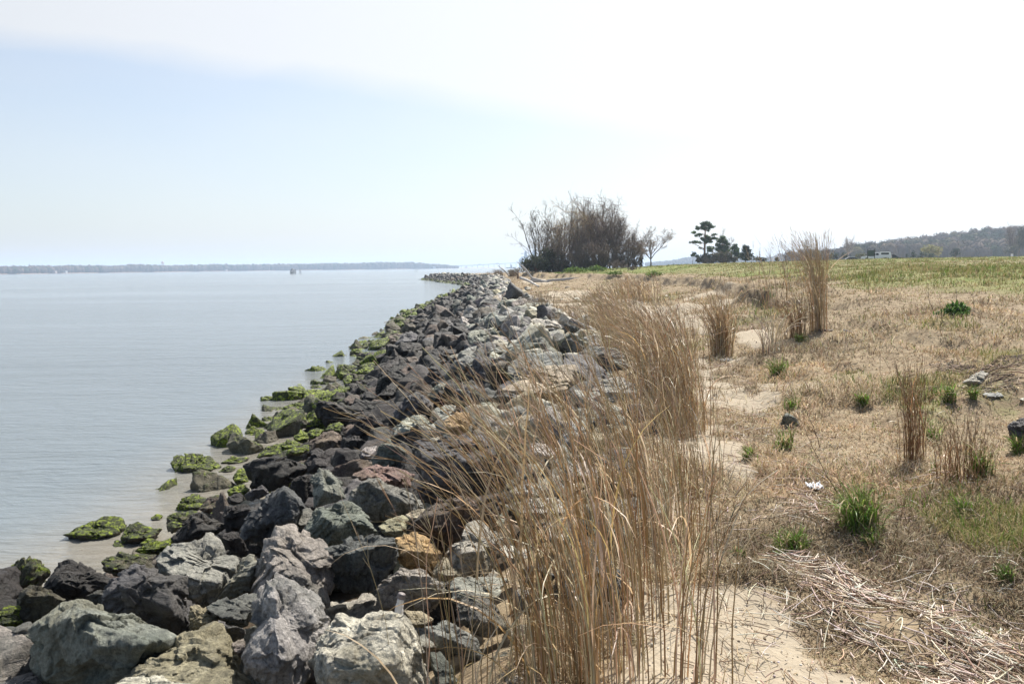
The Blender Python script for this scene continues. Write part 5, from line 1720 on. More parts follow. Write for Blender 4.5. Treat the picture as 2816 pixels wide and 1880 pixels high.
def leafy_tree(name, label, D, blobs, trunk=None, leaf=.16, dens=1.0, cols=((.05, .075, .03), (.07, .10, .035), (.035, .055, .025)), group=None, seed=0, depthk=.8, cat='tree', tr=.16, tcol=(.20, .12, .08), branches=True, elong=1.8):
    """blobs: (px, py, rx, ry) in photo pixels at distance D"""
    q = np.random.default_rng(seed)
    bl = np.array(blobs, float)
    cx = bl[:, 0].mean() if trunk is None else trunk[0][0]
    by = (bl[:, 1] + bl[:, 3]).max() if trunk is None else trunk[0][1]
    b0 = CAM + ray(cx, by) * D
    z0 = H(b0[0], b0[1])
    o0 = np.array([b0[0], b0[1], z0])
    root = empty(name, tuple(o0))
    tag(root, label, cat, group)
    s = D / F
    C = np.array([CAM + ray(x, y) * D for x, y, _, _ in bl]) - o0
    C[:, 1] += q.normal(0, .5, len(C)) * bl[:, 2] * s * depthk
    Rr = np.stack([bl[:, 2] * s, bl[:, 2] * s * depthk, bl[:, 3] * s], -1)
    parts = []
    for c, r in zip(C, Rr):
        area = r[0] * r[2] * 3.14
        n = int(max(30, min(9000, area / (leaf * leaf) * 2.2 * dens)))
        V, Q = leaf_quads(q, [c], [r], n, leaf, elong, .25)
        cc = rnd_tint(q, n, list(cols), .2)
        parts.append((V, Q, np.repeat(cc, 4, 0)))
    V, Q, Cc = join(parts)
    if trunk is None: V[:, 2] = np.maximum(V[:, 2], 0.02)
    link('foliage' if cat == 'shrub' else 'crown', mesh_np('crown', V, Q, None, M_LEAF, Cc), root)
    if trunk is not None or branches:
        if trunk is None: T = np.array([[0, 0, -.1], C.mean(0) * [1, 1, .5], C[C[:, 2].argmax()]])
        else:
            T = np.array([CAM + ray(x, y) * D for x, y in trunk]) - o0
            T[0, 2] = -.15
        t = np.linspace(0, len(T) - 1, 8)
        P0 = np.stack([np.interp(t, range(len(T)), T[:, k_]) for k_ in range(3)], -1)[None]
        ps = [tubes(P0, np.linspace(tr, tr * .35, 8)[None], 8)[:2]]
        # a limb to each clump
        bb, ee = [], []
        for c in C:
            k_ = np.argmin(np.abs(P0[0, :, 2] - (c[2] - .35 * abs(c[0] - P0[0, :, 0].mean()))))
            bb.append(P0[0, k_]); ee.append(c)
        bb, ee = np.array(bb), np.array(ee)
        t = np.linspace(0, 1, 6)[None, :, None]
        PB = bb[:, None] * (1 - t) + ee[:, None] * t + q.normal(0, .04, (len(bb), 6, 3)) * np.linalg.norm(ee - bb, axis=1)[:, None, None]
        PB[:, 0] = bb
        ps.append(tubes(PB, np.linspace(tr * .4, tr * .12, 6)[None] * np.ones((len(bb), 1)), 5)[:2])
        V, Q, Cc = join([(a, b, rnd_tint(q, 1, [tcol], .05).repeat(len(a), 0)) for a, b in ps])
        link('trunk', mesh_np('trunk', V, Q, None, M_BARK, Cc, True), root)
    return root


# the bare thicket at the shore, 120 m off
BR, BG = (.22, .17, .13), (.34, .27, .21)
DK, DT = (.15, .115, .095), (.27, .21, .175)
TN = (.26, .22, .17)
GV = (.50, .36, .19)
DV = (.27, .205, .165)
bare_tree('pale bare tree, leftmost and most see-through of the shore thicket', 1487, 121, 566, 130, -.05, 3, (.16, .135, .11), TN, 101, (6, 6, 5))
bare_tree('pale slender bare tree second from the left in the shore thicket', 1545, 123, 556, 110, 0, 2, (.16, .135, .11), TN, 2, (7, 6, 5))
bare_tree('bare tree draped with golden brown vines at the left middle of the thicket', 1548, 119, 590, 105, 0, 3, BR, BG, 3, (7, 6, 5), (700, GV, 2.4))
bare_tree('tall golden brown vine-hung tree in the middle of the thicket', 1600, 121, 545, 105, 0, 3, BR, BG, 4, (8, 6, 5), (800, GV, 2.8))
bare_tree('twiggy grey brown tree filling the centre of the thicket', 1618, 118, 585, 110, .03, 3, BR, DT, 5, (8, 6, 5), (500, DV, 2.6))
bare_tree('tallest dark tree of the thicket with crooked top limbs', 1645, 122, 526, 115, .02, 2, DK, DT, 6, (8, 6, 5), (700, DV, 2.6), rr=1.3)
bare_tree('dark vine-choked tree right of the tallest one', 1668, 119, 545, 110, .06, 3, DK, DT, 7, (9, 6, 5), (700, DV, 2.6))
bare_tree('dark many-stemmed tree leaning right in the thicket', 1692, 118, 592, 110, .12, 4, DK, DT, 8, (8, 6, 5), (500, DV, 2.2))
bare_tree('low dense dark tree under the right flank of the thicket', 1728, 117, 636, 110, .12, 4, DK, DT, 9, (8, 6, 5), (500, DV, 1.6))
bare_tree('right-leaning tree with long bare limbs reaching over the small round tree', 1735, 120, 600, 150, .25, 2, DK, BG, 10, (6, 5, 5))
bare_tree('small round bare tree standing apart at the right end of the thicket', 1790, 120, 628, 125, 0, 1, BR, BG, 11, (9, 5, 5), low=.3, rr=1.1)
bare_tree('low brown thicket tree above the evergreen shrubs', 1515, 117, 640, 90, 0, 4, BR, BG, 12, (7, 5, 5))
bare_tree('low twiggy tree at the foot of the thicket centre', 1585, 116, 650, 110, 0, 5, BR, DT, 13, (7, 5, 5), (400, DV, 1.2))
bare_tree('low twiggy tree at the foot of the dark right half', 1655, 115, 650, 110, 0, 5, DK, DT, 14, (7, 5, 5), (400, DV, 1.2))
SHC = ((.085, .10, .052), (.12, .13, .07), (.07, .075, .048))
leafy_tree('evergreen_shrub', 'dark olive evergreen shrub at the water end of the thicket', 116, [(1450, 728, 20, 20), (1470, 716, 22, 18), (1488, 722, 24, 22), (1462, 738, 26, 12), (1500, 735, 24, 16)], None, .13, 2.4, SHC, 'evergreen shrubs under the thicket', 21, cat='shrub')
leafy_tree('evergreen_shrub', 'taller dark evergreen shrub right of the water-end one', 117, [(1505, 700, 22, 20), (1520, 715, 24, 22), (1535, 730, 24, 18), (1500, 732, 20, 16), (1550, 738, 30, 14)], None, .13, 2.4, SHC, 'evergreen shrubs under the thicket', 22, cat='shrub')
leafy_tree('evergreen_shrub', 'small dark cedar bush between the thicket and the small round tree', 118, [(1762, 722, 8, 16), (1764, 712, 6, 10)], None, .1, 1.6, ((.03, .045, .022),), 'evergreen shrubs under the thicket', 23, cat='shrub')
leafy_tree('evergreen_shrub', 'grey-green brush on the shore left of the thicket, beside the driftwood', 108, [(1425, 742, 16, 8), (1405, 746, 12, 6), (1442, 744, 14, 8)], None, .09, .8, ((.16, .13, .09), (.12, .11, .07)), 'evergreen shrubs under the thicket', 24, cat='shrub')
for i, (a, b, c, d_, lab) in enumerate([(1585, 742, 40, 10, 'bright green low shrub at the foot of the thicket, left'), (1640, 738, 34, 10, 'bright green low shrub at the foot of the thicket, middle'),
                                        (1690, 752, 26, 10, 'bright green shrub below the pale brush'), (1800, 752, 30, 9, 'green shrub on the bank beyond the leaning grass row'),
                                        (1535, 752, 30, 4, 'thin green growth at the left foot of the thicket')]):
    g = on_ground(a, b + d_); Dg = min((g - CAM) @ fwd, 118)
    leafy_tree('green_shrub', lab, Dg, [(a - c * .45, b + 2, c * .5, d_ * .7), (a, b, c * .5, d_), (a + c * .5, b + 2, c * .45, d_ * .7)], None, .09, 1.2, ((.12, .19, .03), (.16, .25, .05), (.08, .13, .025)), 'green shrubs along the bank', 30 + i, cat='shrub', branches=False)
bare_tree('pale purplish twiggy brush in front of the right half of the thicket', 1700, 100, 712, 110, 0, 9, (.22, .17, .15), (.30, .24, .21), 41, (7, 5, 4), name='bare_brush', group='twiggy brush', base_py=750)
bare_tree('low pale brush right below the purplish one', 1740, 92, 728, 70, 0, 9, (.22, .17, .15), (.30, .24, .21), 42, (6, 5, 4), name='bare_brush', group='twiggy brush', base_py=752)

for i, (px, top, w, lab) in enumerate([(1530, 700, 70, 'first'), (1575, 690, 80, 'second'), (1620, 694, 80, 'third'), (1660, 688, 80, 'fourth'), (1705, 694, 80, 'fifth'), (1742, 706, 60, 'sixth')]):
    bare_tree('dark twiggy brush filling the foot of the thicket, %s from the water side' % lab, px, 116.5 + (i % 2), top, w, 0, 8, (.19, .15, .12), (.29, .23, .18), 140 + i, (7, 6, 5), (260, (.13, .105, .085), .9), name='bare_brush', group='twiggy brush', low=.05)

# beach grass on the point
for i, (a, b, w, h, Dp, lab) in enumerate([(1250, 761, 50, 12, 165, 'thin dry grass along the far point, leftmost'), (1283, 760, 24, 16, 160, 'taller dry grass tuft in the middle of the far point'),
                                           (1330, 758, 60, 12, 150, 'dry grass strip on the far point near the bare limb'), (1372, 755, 40, 20, 140, 'brushy dry grass on the far point under the bare limb'),
                                           (1410, 752, 30, 20, 128, 'brushy dry grass between the far point and the thicket')]):
    p0 = CAM + ray(a, b) * Dp
    s = Dp / F
    grass_clump('point_grass', lab, p0[0], p0[1], 300, h * s * 1.15, w * s * .5, 2.0, (WL, .15), .6, .03, .2, .3, [(.34, .26, .17), (.28, .21, .14), (.40, .32, .22)], 'dry grass on the far point', 300 + i, None, 'grass clump', .015, .3, .4)

# the pine group on the far edge of the meadow
PD = 190
pc = lambda L_: [(1850 + x / 6.711, 560 + y / 6.711, rx / 6.711, ry / 6.711) for x, y, rx, ry in L_]
pt = lambda L_: [(1850 + x / 6.711, 560 + y / 6.711) for x, y in L_]
PINE = ((.085, .13, .065), (.12, .17, .08), (.065, .10, .05))
leafy_tree('pine_tree', 'tallest pine of the group, tiered crown with sky between its boughs', PD,
           pc([(560, 380, 60, 42), (620, 365, 80, 42), (680, 395, 55, 42), (740, 430, 50, 26), (460, 450, 50, 40), (560, 450, 60, 38), (640, 455, 60, 26), (390, 530, 52, 26), (430, 590, 40, 26), (490, 570, 50, 26),
               (770, 565, 50, 16), (740, 580, 30, 14), (640, 620, 60, 40), (690, 650, 70, 40), (770, 640, 60, 28), (610, 690, 60, 40), (700, 700, 50, 30), (390, 705, 50, 26), (460, 710, 60, 22), (320, 715, 22, 9), (540, 650, 30, 30), (510, 820, 30, 10), (650, 500, 25, 10)]),
           pt([(585, 1060), (590, 800), (597, 600), (602, 420)]), .30, 4.5, PINE, 'pine group at the meadow edge', 51, tr=.30, tcol=(.22, .125, .085))
leafy_tree('pine_tree', 'second pine, half as tall, right beside the tallest one', PD + 3,
           pc([(920, 630, 60, 40), (870, 690, 60, 45), (960, 700, 60, 45), (1010, 740, 50, 30), (840, 760, 60, 40), (920, 800, 90, 50), (1000, 810, 40, 40), (860, 850, 80, 50), (960, 880, 90, 60), (700, 820, 80, 40), (680, 870, 60, 30)]),
           pt([(925, 1060), (925, 850), (930, 650)]), .28, 4, PINE, 'pine group at the meadow edge', 52, tr=.22)
leafy_tree('pine_tree', 'third pine, short with an open rounded top', PD + 2,
           pc([(1150, 770, 45, 30), (1100, 820, 45, 32), (1190, 830, 60, 45), (1150, 900, 80, 60), (1200, 960, 90, 70)]),
           pt([(1150, 1060), (1150, 800)]), .28, 4, PINE, 'pine group at the meadow edge', 53, tr=.18)
leafy_tree('cedar_tree', 'dark cone-shaped cedar with ragged tips at the right of the pine group', PD,
           pc([(1320, 790, 45, 38), (1390, 800, 30, 30), (1350, 850, 80, 50), (1420, 870, 50, 50), (1340, 930, 110, 60), (1430, 950, 70, 50), (1360, 1010, 130, 50)]),
           pt([(1350, 1060), (1340, 800)]), .2, 3, ((.03, .045, .03), (.04, .058, .034)), 'pine group at the meadow edge', 54)
leafy_tree('pine_sapling', 'small young pine left of the pine group', PD - 3, pc([(400, 930, 50, 45), (360, 960, 40, 25), (440, 970, 40, 25), (470, 960, 30, 20)]), pt([(360, 1140), (372, 1000)]), .22, 3, PINE, 'pine group at the meadow edge', 55, tr=.06)
bare_tree('slender bare tree rising behind the second pine', 1990, PD + 6, 624, 42, 0, 3, (.2, .16, .13), (.30, .25, .2), 56, (5, 4, 3), group='pine group at the meadow edge', base_py=722)
bare_tree('second slender bare tree behind the pines, farther right', 2012, PD + 6, 655, 40, 0, 3, (.2, .16, .13), (.30, .25, .2), 57, (5, 4, 3), group='pine group at the meadow edge', base_py=722)
bare_tree('twiggy grey bush at the foot of the tallest pine', 1945, PD - 4, 700, 60, 0, 6, (.12, .09, .08), (.17, .13, .12), 58, (7, 5, 4), name='bare_brush', group='twiggy brush', base_py=724)
bare_tree('twiggy grey bush at the foot of the second pine', 1985, PD - 4, 698, 60, 0, 6, (.10, .08, .07), (.15, .12, .11), 59, (7, 5, 4), name='bare_brush', group='twiggy brush', base_py=722)
UND = ((.13, .11, .085), (.09, .095, .06), (.15, .125, .095))
leafy_tree('undergrowth_shrub', 'dark brown undergrowth below the pines, left part', PD - 2, pc([(480, 1040, 70, 70), (560, 1010, 80, 80), (640, 990, 80, 100), (760, 990, 90, 110), (700, 1050, 120, 60)]), None, .22, 3.0, UND, 'undergrowth below the pines', 60, cat='shrub')
leafy_tree('undergrowth_shrub', 'dark brown undergrowth below the pines, middle part', PD - 1, pc([(880, 970, 90, 110), (1020, 980, 90, 100), (950, 1040, 120, 60), (1120, 1030, 80, 60)]), None, .22, 3.0, UND, 'undergrowth below the pines', 61, cat='shrub')
leafy_tree('undergrowth_shrub', 'low grey-green shrubs right of the cedar', PD + 20, pc([(1540, 1020, 70, 50), (1610, 1020, 70, 45), (1690, 1030, 70, 40), (1920, 1030, 50, 50)]), None, .25, 2, ((.10, .12, .09), (.13, .13, .10)), 'undergrowth below the pines', 62, cat='shrub')

# shrubs and trees beyond the meadow at the right
R3 = lambda L_: [(2216 + x / 3.915, 560 + y / 3.915, rx / 3.915, ry / 3.915) for x, y, rx, ry in L_]
for nm, lab, D_, L_, cols, cat in [
        ('evergreen_bush', 'dark bush pair at the left of the parked vehicles', 250, [(300, 570, 45, 32), (340, 565, 30, 30), (410, 560, 40, 34)], ((.035, .05, .03), (.055, .07, .04)), 'shrub'),
        ('olive_bush', 'olive bush behind the green notice board', 240, [(570, 565, 40, 28), (620, 560, 40, 36)], ((.12, .125, .06), (.09, .10, .05)), 'shrub'),
        ('evergreen_bush', 'small dark cone bush, leftmost of those right of the vehicles', 300, [(1100, 560, 20, 28)], ((.035, .055, .035),), 'shrub'),
        ('evergreen_bush', 'pointed dark cedar bush right of the vehicles', 300, [(1160, 525, 22, 25), (1160, 560, 38, 34)], ((.025, .045, .028),), 'shrub'),
        ('evergreen_bush', 'narrow dark bush left of the yellow-green willow', 305, [(1250, 530, 26, 28), (1245, 565, 34, 26)], ((.04, .06, .035),), 'shrub'),
        ('evergreen_bush', 'broad dark bush in front of the yellow-green willow', 300, [(1330, 560, 50, 32), (1300, 545, 30, 24), (1370, 560, 30, 26)], ((.04, .06, .035),), 'shrub'),
        ('willow_tree', 'rounded yellow-green willow before the wooded hill', 330, [(1300, 490, 60, 40), (1360, 470, 60, 36), (1410, 500, 60, 50), (1340, 520, 80, 50), (1430, 540, 40, 30)], ((.26, .25, .10), (.32, .30, .13)), 'tree'),
        ('evergreen_bush', 'round-topped dark evergreen standing alone before the wooded hill', 320, [(1610, 500, 46, 30), (1620, 540, 60, 44)], ((.022, .038, .026),), 'tree')]:
    leafy_tree(nm, lab, D_, R3(L_), None, .32, 1.3, cols, 'bushes and trees beyond the meadow', 70 + int(L_[0][0]), cat=cat)
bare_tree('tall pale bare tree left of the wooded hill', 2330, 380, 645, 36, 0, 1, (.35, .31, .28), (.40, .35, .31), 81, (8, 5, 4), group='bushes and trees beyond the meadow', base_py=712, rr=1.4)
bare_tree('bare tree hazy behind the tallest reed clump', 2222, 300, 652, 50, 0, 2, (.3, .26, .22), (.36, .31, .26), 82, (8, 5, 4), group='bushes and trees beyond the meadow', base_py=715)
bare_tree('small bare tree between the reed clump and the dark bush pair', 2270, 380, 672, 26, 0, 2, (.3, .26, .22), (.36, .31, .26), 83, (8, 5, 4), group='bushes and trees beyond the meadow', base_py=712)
bare_tree('tall brown tree with a clumpy top at the right edge, above the hill line', 2782, 420, 608, 60, 0, 1, (.13, .10, .085), (.24, .17, .12), 84, (9, 6, 5), group='bushes and trees beyond the meadow', base_py=706, rr=1.5)
leafy_tree('evergreen_tree', 'dark evergreen at the right edge before the hill', 400, [(2790, 690, 22, 22), (2805, 660, 18, 30), (2812, 640, 14, 20)], None, .4, 1.2, ((.05, .06, .045), (.07, .075, .055)), 'bushes and trees beyond the meadow', 85)

# ------------------------------------------------------------------ woods that read as one mass
M_WOODS = mat_plant('distant_woods', .0, 1.0, .0)


def woods(name, label, pts, hts, wid, cols, seed, per=110, sliver=.9, inner=True):
    q = np.random.default_rng(seed)
    parts = []
    n = len(pts)
    d0, F0 = ico(2)
    pts = np.asarray(pts, float)
    for i in range(n):
        h, w = hts[i], wid[i]
        c = pts[i] + [0, 0, h * .58]
        col = np.array(cols[q.integers(0, len(cols))]) * q.uniform(.8, 1.2)
        r = np.array([w * .5, w * .5, h * .44])
        if inner:
            V = c + d0 * r * .86 * (1 + .25 * vnoise(d0 * 1.9 + i * 3.1, 2))[:, None]
            V[:, 2] = np.where(d0[:, 2] < -.3, np.minimum(V[:, 2], pts[i][2]), V[:, 2])
            Qt = np.concatenate([F0, F0[:, 2:3]], 1)
            parts.append((V, Qt, np.tile(col, (len(V), 1))))
        V, Q = leaf_quads(q, [c], [r], per, sliver * w * .10, 2.6, .75)
        cc = np.clip(col * (1 + q.normal(0, .12, (per, 1))), .01, 1)
        parts.append((V, Q, np.repeat(cc, 4, 0)))
    V, Q, C = join(parts)
    V = np.asarray(V)
    tris = Q[Q[:, 2] == Q[:, 3]][:, :3]; quads = Q[Q[:, 2] != Q[:, 3]]
    o = link(name, mesh_np(name, V, quads, tris, M_WOODS, C))
    tag(o, label, 'woods', kind='stuff')


q = np.random.default_rng(500)
WC = [(.13, .10, .085), (.11, .088, .074), (.145, .115, .092), (.085, .075, .06), (.045, .058, .036), (.04, .05, .032), (.135, .125, .07), (.16, .13, .105)]
pts, hs, ws = [], [], []
for Yd in np.arange(560, 980, 17):
    for u_ in np.arange(.335, .80, .0115 * 800 / Yd):
        uu = u_ + q.normal(0, .002); Y_ = Yd + q.uniform(-8, 8)
        x_ = uu * Y_
        edge_ = .335 + .0004 * (Yd - 560)
        if uu < edge_ + .0: continue
        pts.append([x_, Y_, H(x_, Y_) - .3]); hs.append(q.uniform(11, 15.5) * (.75 if uu < .40 else 1)); ws.append(q.uniform(8, 13))
woods('hillside_woods', 'leafless and evergreen woods covering the low hill at the right', pts, hs, ws, WC, 501, 420, .55)
pts, hs, ws = [], [], []
for px in np.arange(1780, 2420, 5):
    for k_ in range(3):
        D_ = 2300 - (px - 1780) * .9 + k_ * 40
        p = CAM + ray(px + q.uniform(-2, 2), 720) * D_
        t_ = np.interp(px, [1780, 1850, 1895, 1960, 2110, 2140, 2200, 2280, 2330, 2420], [3, 8, 16, 13, 10, 18, 20, 26, 30, 34])
        pts.append([p[0], p[1], 1.0 + (k_ * .28) * t_]); hs.append(t_ * .5 + q.uniform(8, 12) * .8); ws.append(q.uniform(10, 17))
woods('far_ridge_woods', 'hazy blue wooded ridge far behind the meadow', pts, hs, ws, WC[:4], 502, 40, .8)

# far shore across the river
FX = [-400, 0, 60, 240, 300, 385, 450, 520, 585, 640, 700, 800, 900, 955, 962, 1000, 1060, 1130, 1160, 1185, 1205, 1240, 1262]
FT = [731, 733, 731, 730, 731, 726, 729, 728.5, 726, 727.5, 726.5, 725, 723.5, 722.5, 724, 722, 720.5, 720.5, 722, 725.5, 726, 729.5, 732]
def FD(px): return float(np.interp(px, [-400, 0, 600, 1300], [1380, 1500, 2250, 2700]))
pts, hs, ws = [], [], []
for px in np.arange(-380, 1262, 4.2):
    for k_ in range(3):
        D_ = FD(px) + 12 + k_ * 30
        p = CAM + ray(px + q.uniform(-1.5, 1.5), 745) * D_
        tz = (CAM + ray(px, np.interp(px, FX, FT)) * D_)[2] + q.normal(0, 1.0)
        h = max(3.5, (tz - .8) * (1 if k_ else q.uniform(.72, .98)))
        pts.append([p[0], p[1], .8]); hs.append(h * 1.0); ws.append(q.uniform(8, 15))
woods('far_shore_woods', 'long blue-hazed line of woods on the far shore', pts, hs, ws, WC[:5] + [(.12, .10, .09)], 503, 46, .8)
V = []
pxs = np.linspace(-500, 1520, 90)
for px in pxs:
    for dd, z in ((0, -.5), (3, .7), (14, .9), (420, 1.6)):
        D_ = FD(px) + dd + 5 * math.sin(px * .05)
        p = CAM + ray(px, 745) * D_
        V.append([p[0], p[1], z])
idx = np.arange(len(V)).reshape(len(pxs), 4)
Q = np.stack([idx[:-1, :-1], idx[1:, :-1], idx[1:, 1:], idx[:-1, 1:]], -1).reshape(-1, 4)
tag(link('far_shore', mesh_np('far_shore', V, Q, None, mat_simple('shore_sand', (.36, .25, .18), .9, 0, .2, .05, 0), smooth=True)), kind='structure')


# ------------------------------------------------------------------ built things
def prism(name, prof, y0, y1, mat, parent=None, bevel=.03, loc=None, axis='Y'):
    bm = bmesh.new()
    a = [bm.verts.new((x, y0, z)) for x, z in prof]
    b = [bm.verts.new((x, y1, z)) for x, z in prof]
    bm.faces.new(a); bm.faces.new(b[::-1])
    n = len(prof)
    for i in range(n): bm.faces.new((a[i], b[i], b[(i + 1) % n], a[(i + 1) % n]))
    bmesh.ops.recalc_face_normals(bm, faces=bm.faces)
    if bevel: bmesh.ops.bevel(bm, geom=list(bm.edges), offset=bevel, segments=2, affect='EDGES', profile=.6, clamp_overlap=True)
    me = bpy.data.meshes.new(name); bm.to_mesh(me); bm.free()
    me.materials.append(mat)
    return link(name, me, parent, loc)


def box(name, x0, x1, y0, y1, z0, z1, mat, parent=None, bevel=.0, loc=None):
    return prism(name, [(x0, z0), (x1, z0), (x1, z1), (x0, z1)], y0, y1, mat, parent, bevel, loc)


def lathe(name, prof, mat, parent=None, loc=None, rot=None, seg=20):
    bm = bmesh.new(); rings = []
    for r, z in prof:
        rings.append([bm.verts.new((r * math.cos(k * 2 * math.pi / seg), r * math.sin(k * 2 * math.pi / seg), z)) for k in range(seg)])
    for i in range(len(rings) - 1):
        for k in range(seg): bm.faces.new((rings[i][k], rings[i][(k + 1) % seg], rings[i + 1][(k + 1) % seg], rings[i + 1][k]))
    bm.faces.new(rings[0][::-1]); bm.faces.new(rings[-1])
    me = bpy.data.meshes.new(name); bm.to_mesh(me); bm.free()
    for p_ in me.polygons: p_.use_smooth = True
    me.materials.append(mat)
    o = link(name, me, parent, loc)
    if rot: o.rotation_euler = rot
    return o


def mat_car(name, col):
    mt, nt, out = new_mat(name)
    p = nt.nodes.new('ShaderNodeBsdfPrincipled')
    tcn = nt.nodes.new('ShaderNodeTexCoord')
    f = noise(nt, tcn.outputs['Object'], 3, 4)
    nt.links.new(mixc(nt, f, col, tuple(c * .85 for c in col)), p.inputs['Base Color'])
    p.inputs['Roughness'].default_value = .3
    p.inputs['Coat Weight'].default_value = .6
    nt.links.new(p.outputs[0], out.inputs[0])
    return mt


M_WHITE = mat_car('white_paint', (.84, .85, .87))
M_BLACK = mat_car('dark_paint', (.035, .04, .05))
M_GLASS = mat_simple('car_glass', (.02, .025, .035), .08, 0, .1, 3, 0)
M_TYRE = mat_simple('tyre_rubber', (.03, .03, .03), .8)
M_RIM = mat_simple('wheel_rim', (.45, .45, .46), .35, .8)
M_RED = mat_simple('tail_light_plastic', (.45, .06, .04), .3)
M_CHROME = mat_simple('bumper_metal', (.5, .5, .52), .3, .9)


def wheel(parent, x, y, r):
    o = lathe('wheel', [(r * .6, -.11), (r * .95, -.11), (r, -.06), (r, .06), (r * .95, .11), (r * .6, .11)], M_TYRE, parent, (x, y, r), (math.pi / 2, 0, 0))
    lathe('rim', [(r * .1, -.118), (r * .58, -.112), (r * .58, .112), (r * .1, .118)], M_RIM, o)


TD = 166
p = CAM + ray(2409.5, 712) * TD
tz = H(p[0], p[1])
want_top = (CAM + ray(2425, 693) * TD)[2]
tz = want_top - 1.95
root = empty('pickup_truck', (p[0], p[1], tz), rz=-math.atan2(p[0], p[1]) * .9)
tag(root, 'white pickup truck with a camper cap, parked facing left behind the green notice board', 'truck')
prism('body', [(-2.78, .45), (-2.80, .95), (-2.62, 1.12), (-1.45, 1.24), (-1.30, 1.26), (2.72, 1.26), (2.80, .55), (2.2, .42), (2.1, .72), (1.85, .88), (1.55, .88), (1.3, .72), (1.2, .42), (-1.2, .42), (-1.3, .72), (-1.55, .88), (-1.85, .88), (-2.1, .72), (-2.2, .42)], -.97, .97, M_WHITE, root, .03)
cab = prism('cab', [(-1.42, 1.24), (-.72, 1.80), (-.55, 1.86), (.45, 1.88), (.55, 1.24)], -.86, .86, M_WHITE, root, .05)
cap = prism('camper_cap', [(.56, 1.262), (.56, 1.90), (.75, 1.95), (2.35, 1.95), (2.52, 1.88), (2.74, 1.262)], -.88, .88, M_WHITE, root, .04)
for sy in (-1, 1):
    box('window', -.72, -.18, sy * .872 - .01, sy * .872 + .01, 1.32, 1.72, M_GLASS, cab)
    box('window', -.08, .40, sy * .872 - .01, sy * .872 + .01, 1.32, 1.74, M_GLASS, cab)
    box('window', .84, 2.26, sy * .892 - .01, sy * .892 + .01, 1.44, 1.80, M_GLASS, cap)
prism('windshield', [(-1.40, 1.29), (-1.37, 1.29), (-.76, 1.79), (-.79, 1.79)], -.76, .76, M_GLASS, root, 0)
for x_ in (-1.70, 1.70):
    for sy in (-1, 1): wheel(root, x_, sy * .86, .38)
for sy in (-1, 1):
    box('tail_light', 2.70, 2.81, sy * .88 - .06, sy * .88 + .06, .85, 1.15, M_RED, root, .01)
    box('headlight', -2.82, -2.72, sy * .75 - .12, sy * .75 + .12, .82, .98, M_RIM, root, .01)
box('bumper', 2.80, 2.92, -.9, .9, .48, .64, M_CHROME, root, .02)
box('bumper', -2.92, -2.80, -.92, .92, .48, .66, M_CHROME, root, .02)


def sedan(label, px, topy, D_, flip, paint, seed):
    p = CAM + ray(px, 710) * D_
    z = (CAM + ray(px, topy) * D_)[2] - 1.42
    root = empty('parked_car', (p[0], p[1], z), rz=-math.atan2(p[0], p[1]) + (math.pi if flip else 0) + .12)
    tag(root, label, 'car', 'cars parked beyond the meadow')
    prism('body', [(-2.2, .35), (-2.25, .70), (-1.9, .84), (-1.05, .92), (1.3, .95), (2.1, .90), (2.2, .60), (2.15, .35)], -.86, .86, paint, root, .04)
    cb_ = prism('cabin', [(-1.08, .92), (-.35, 1.36), (-.1, 1.42), (.7, 1.40), (1.0, 1.34), (1.72, .94)], -.72, .72, M_GLASS, root, .05)
    prism('roof', [(-.34, 1.385), (-.08, 1.45), (.72, 1.435), (1.0, 1.37), (.9, 1.345), (-.2, 1.355)], -.70, .70, paint, root, .01)
    for x_ in (-1.4, 1.35):
        for sy in (-1, 1): wheel(root, x_, sy * .78, .31)
    for sy in (-1, 1):
        box('headlight', -2.27, -2.18, sy * .6 - .12, sy * .6 + .12, .58, .70, M_RIM, root, .01)
        box('tail_light', 2.12, 2.22, sy * .62 - .1, sy * .62 + .1, .66, .80, M_RED, root, .01)


sedan('dark car with a bright roof edge, half hidden behind the white truck', 2455, 700, 171, True, M_BLACK, 1)
sedan('low pale car roof showing over the meadow, left of the truck', 2337, 707, 168, False, M_WHITE, 2)

# green notice board on two posts
M_BOARD = mat_simple('green_board', (.055, .085, .065), .7, 0, .25, 4)
M_POST = mat_simple('dark_post_wood', (.05, .055, .05), .8, 0, .25, 10)
SDn = 140
p = CAM + ray(2395.5, 700) * SDn
zt = (CAM + ray(2395, 685.5) * SDn)[2]; zb = H(p[0], p[1])
s = SDn / F
root = empty('notice_board', (p[0], p[1], zb - .05), rz=-math.atan2(p[0], p[1]))
tag(root, 'dark green notice board on two posts, standing in front of the white truck', 'sign')
hh = zt - zb + .05
for x_ in (-8.8 * s, 8.8 * s): box('post', x_ - .07, x_ + .07, -.07, .07, 0, hh, M_POST, root, .01)
z1 = (CAM + ray(2395, 689) * SDn)[2] - zb + .05; z0_ = (CAM + ray(2395, 704) * SDn)[2] - zb + .05
bd = box('board', -8.8 * s + .075, 8.8 * s - .075, -.04, .04, z0_, z1, M_BOARD, root, .01)
for z_ in (z0_, z1): box('rail', -8.8 * s + .075, 8.8 * s - .075, -.055, .055, z_ - .04, z_ + .04, M_POST, bd, .008)
# small white sign far right
p = CAM + ray(2783, 701) * 260
zb = H(p[0], p[1])
root = empty('white_sign', (p[0], p[1], zb), rz=-.5)
tag(root, 'small white square sign before the hill near the right edge', 'sign')
zt = (CAM + ray(2783, 697.5) * 260)[2] - zb
box('panel', -.34, .34, -.03, .03, zt - .85, zt, M_WHITE, root, .01)
box('post', -.05, .05, .031, .12, 0, zt - .1, M_POST, root, .0)

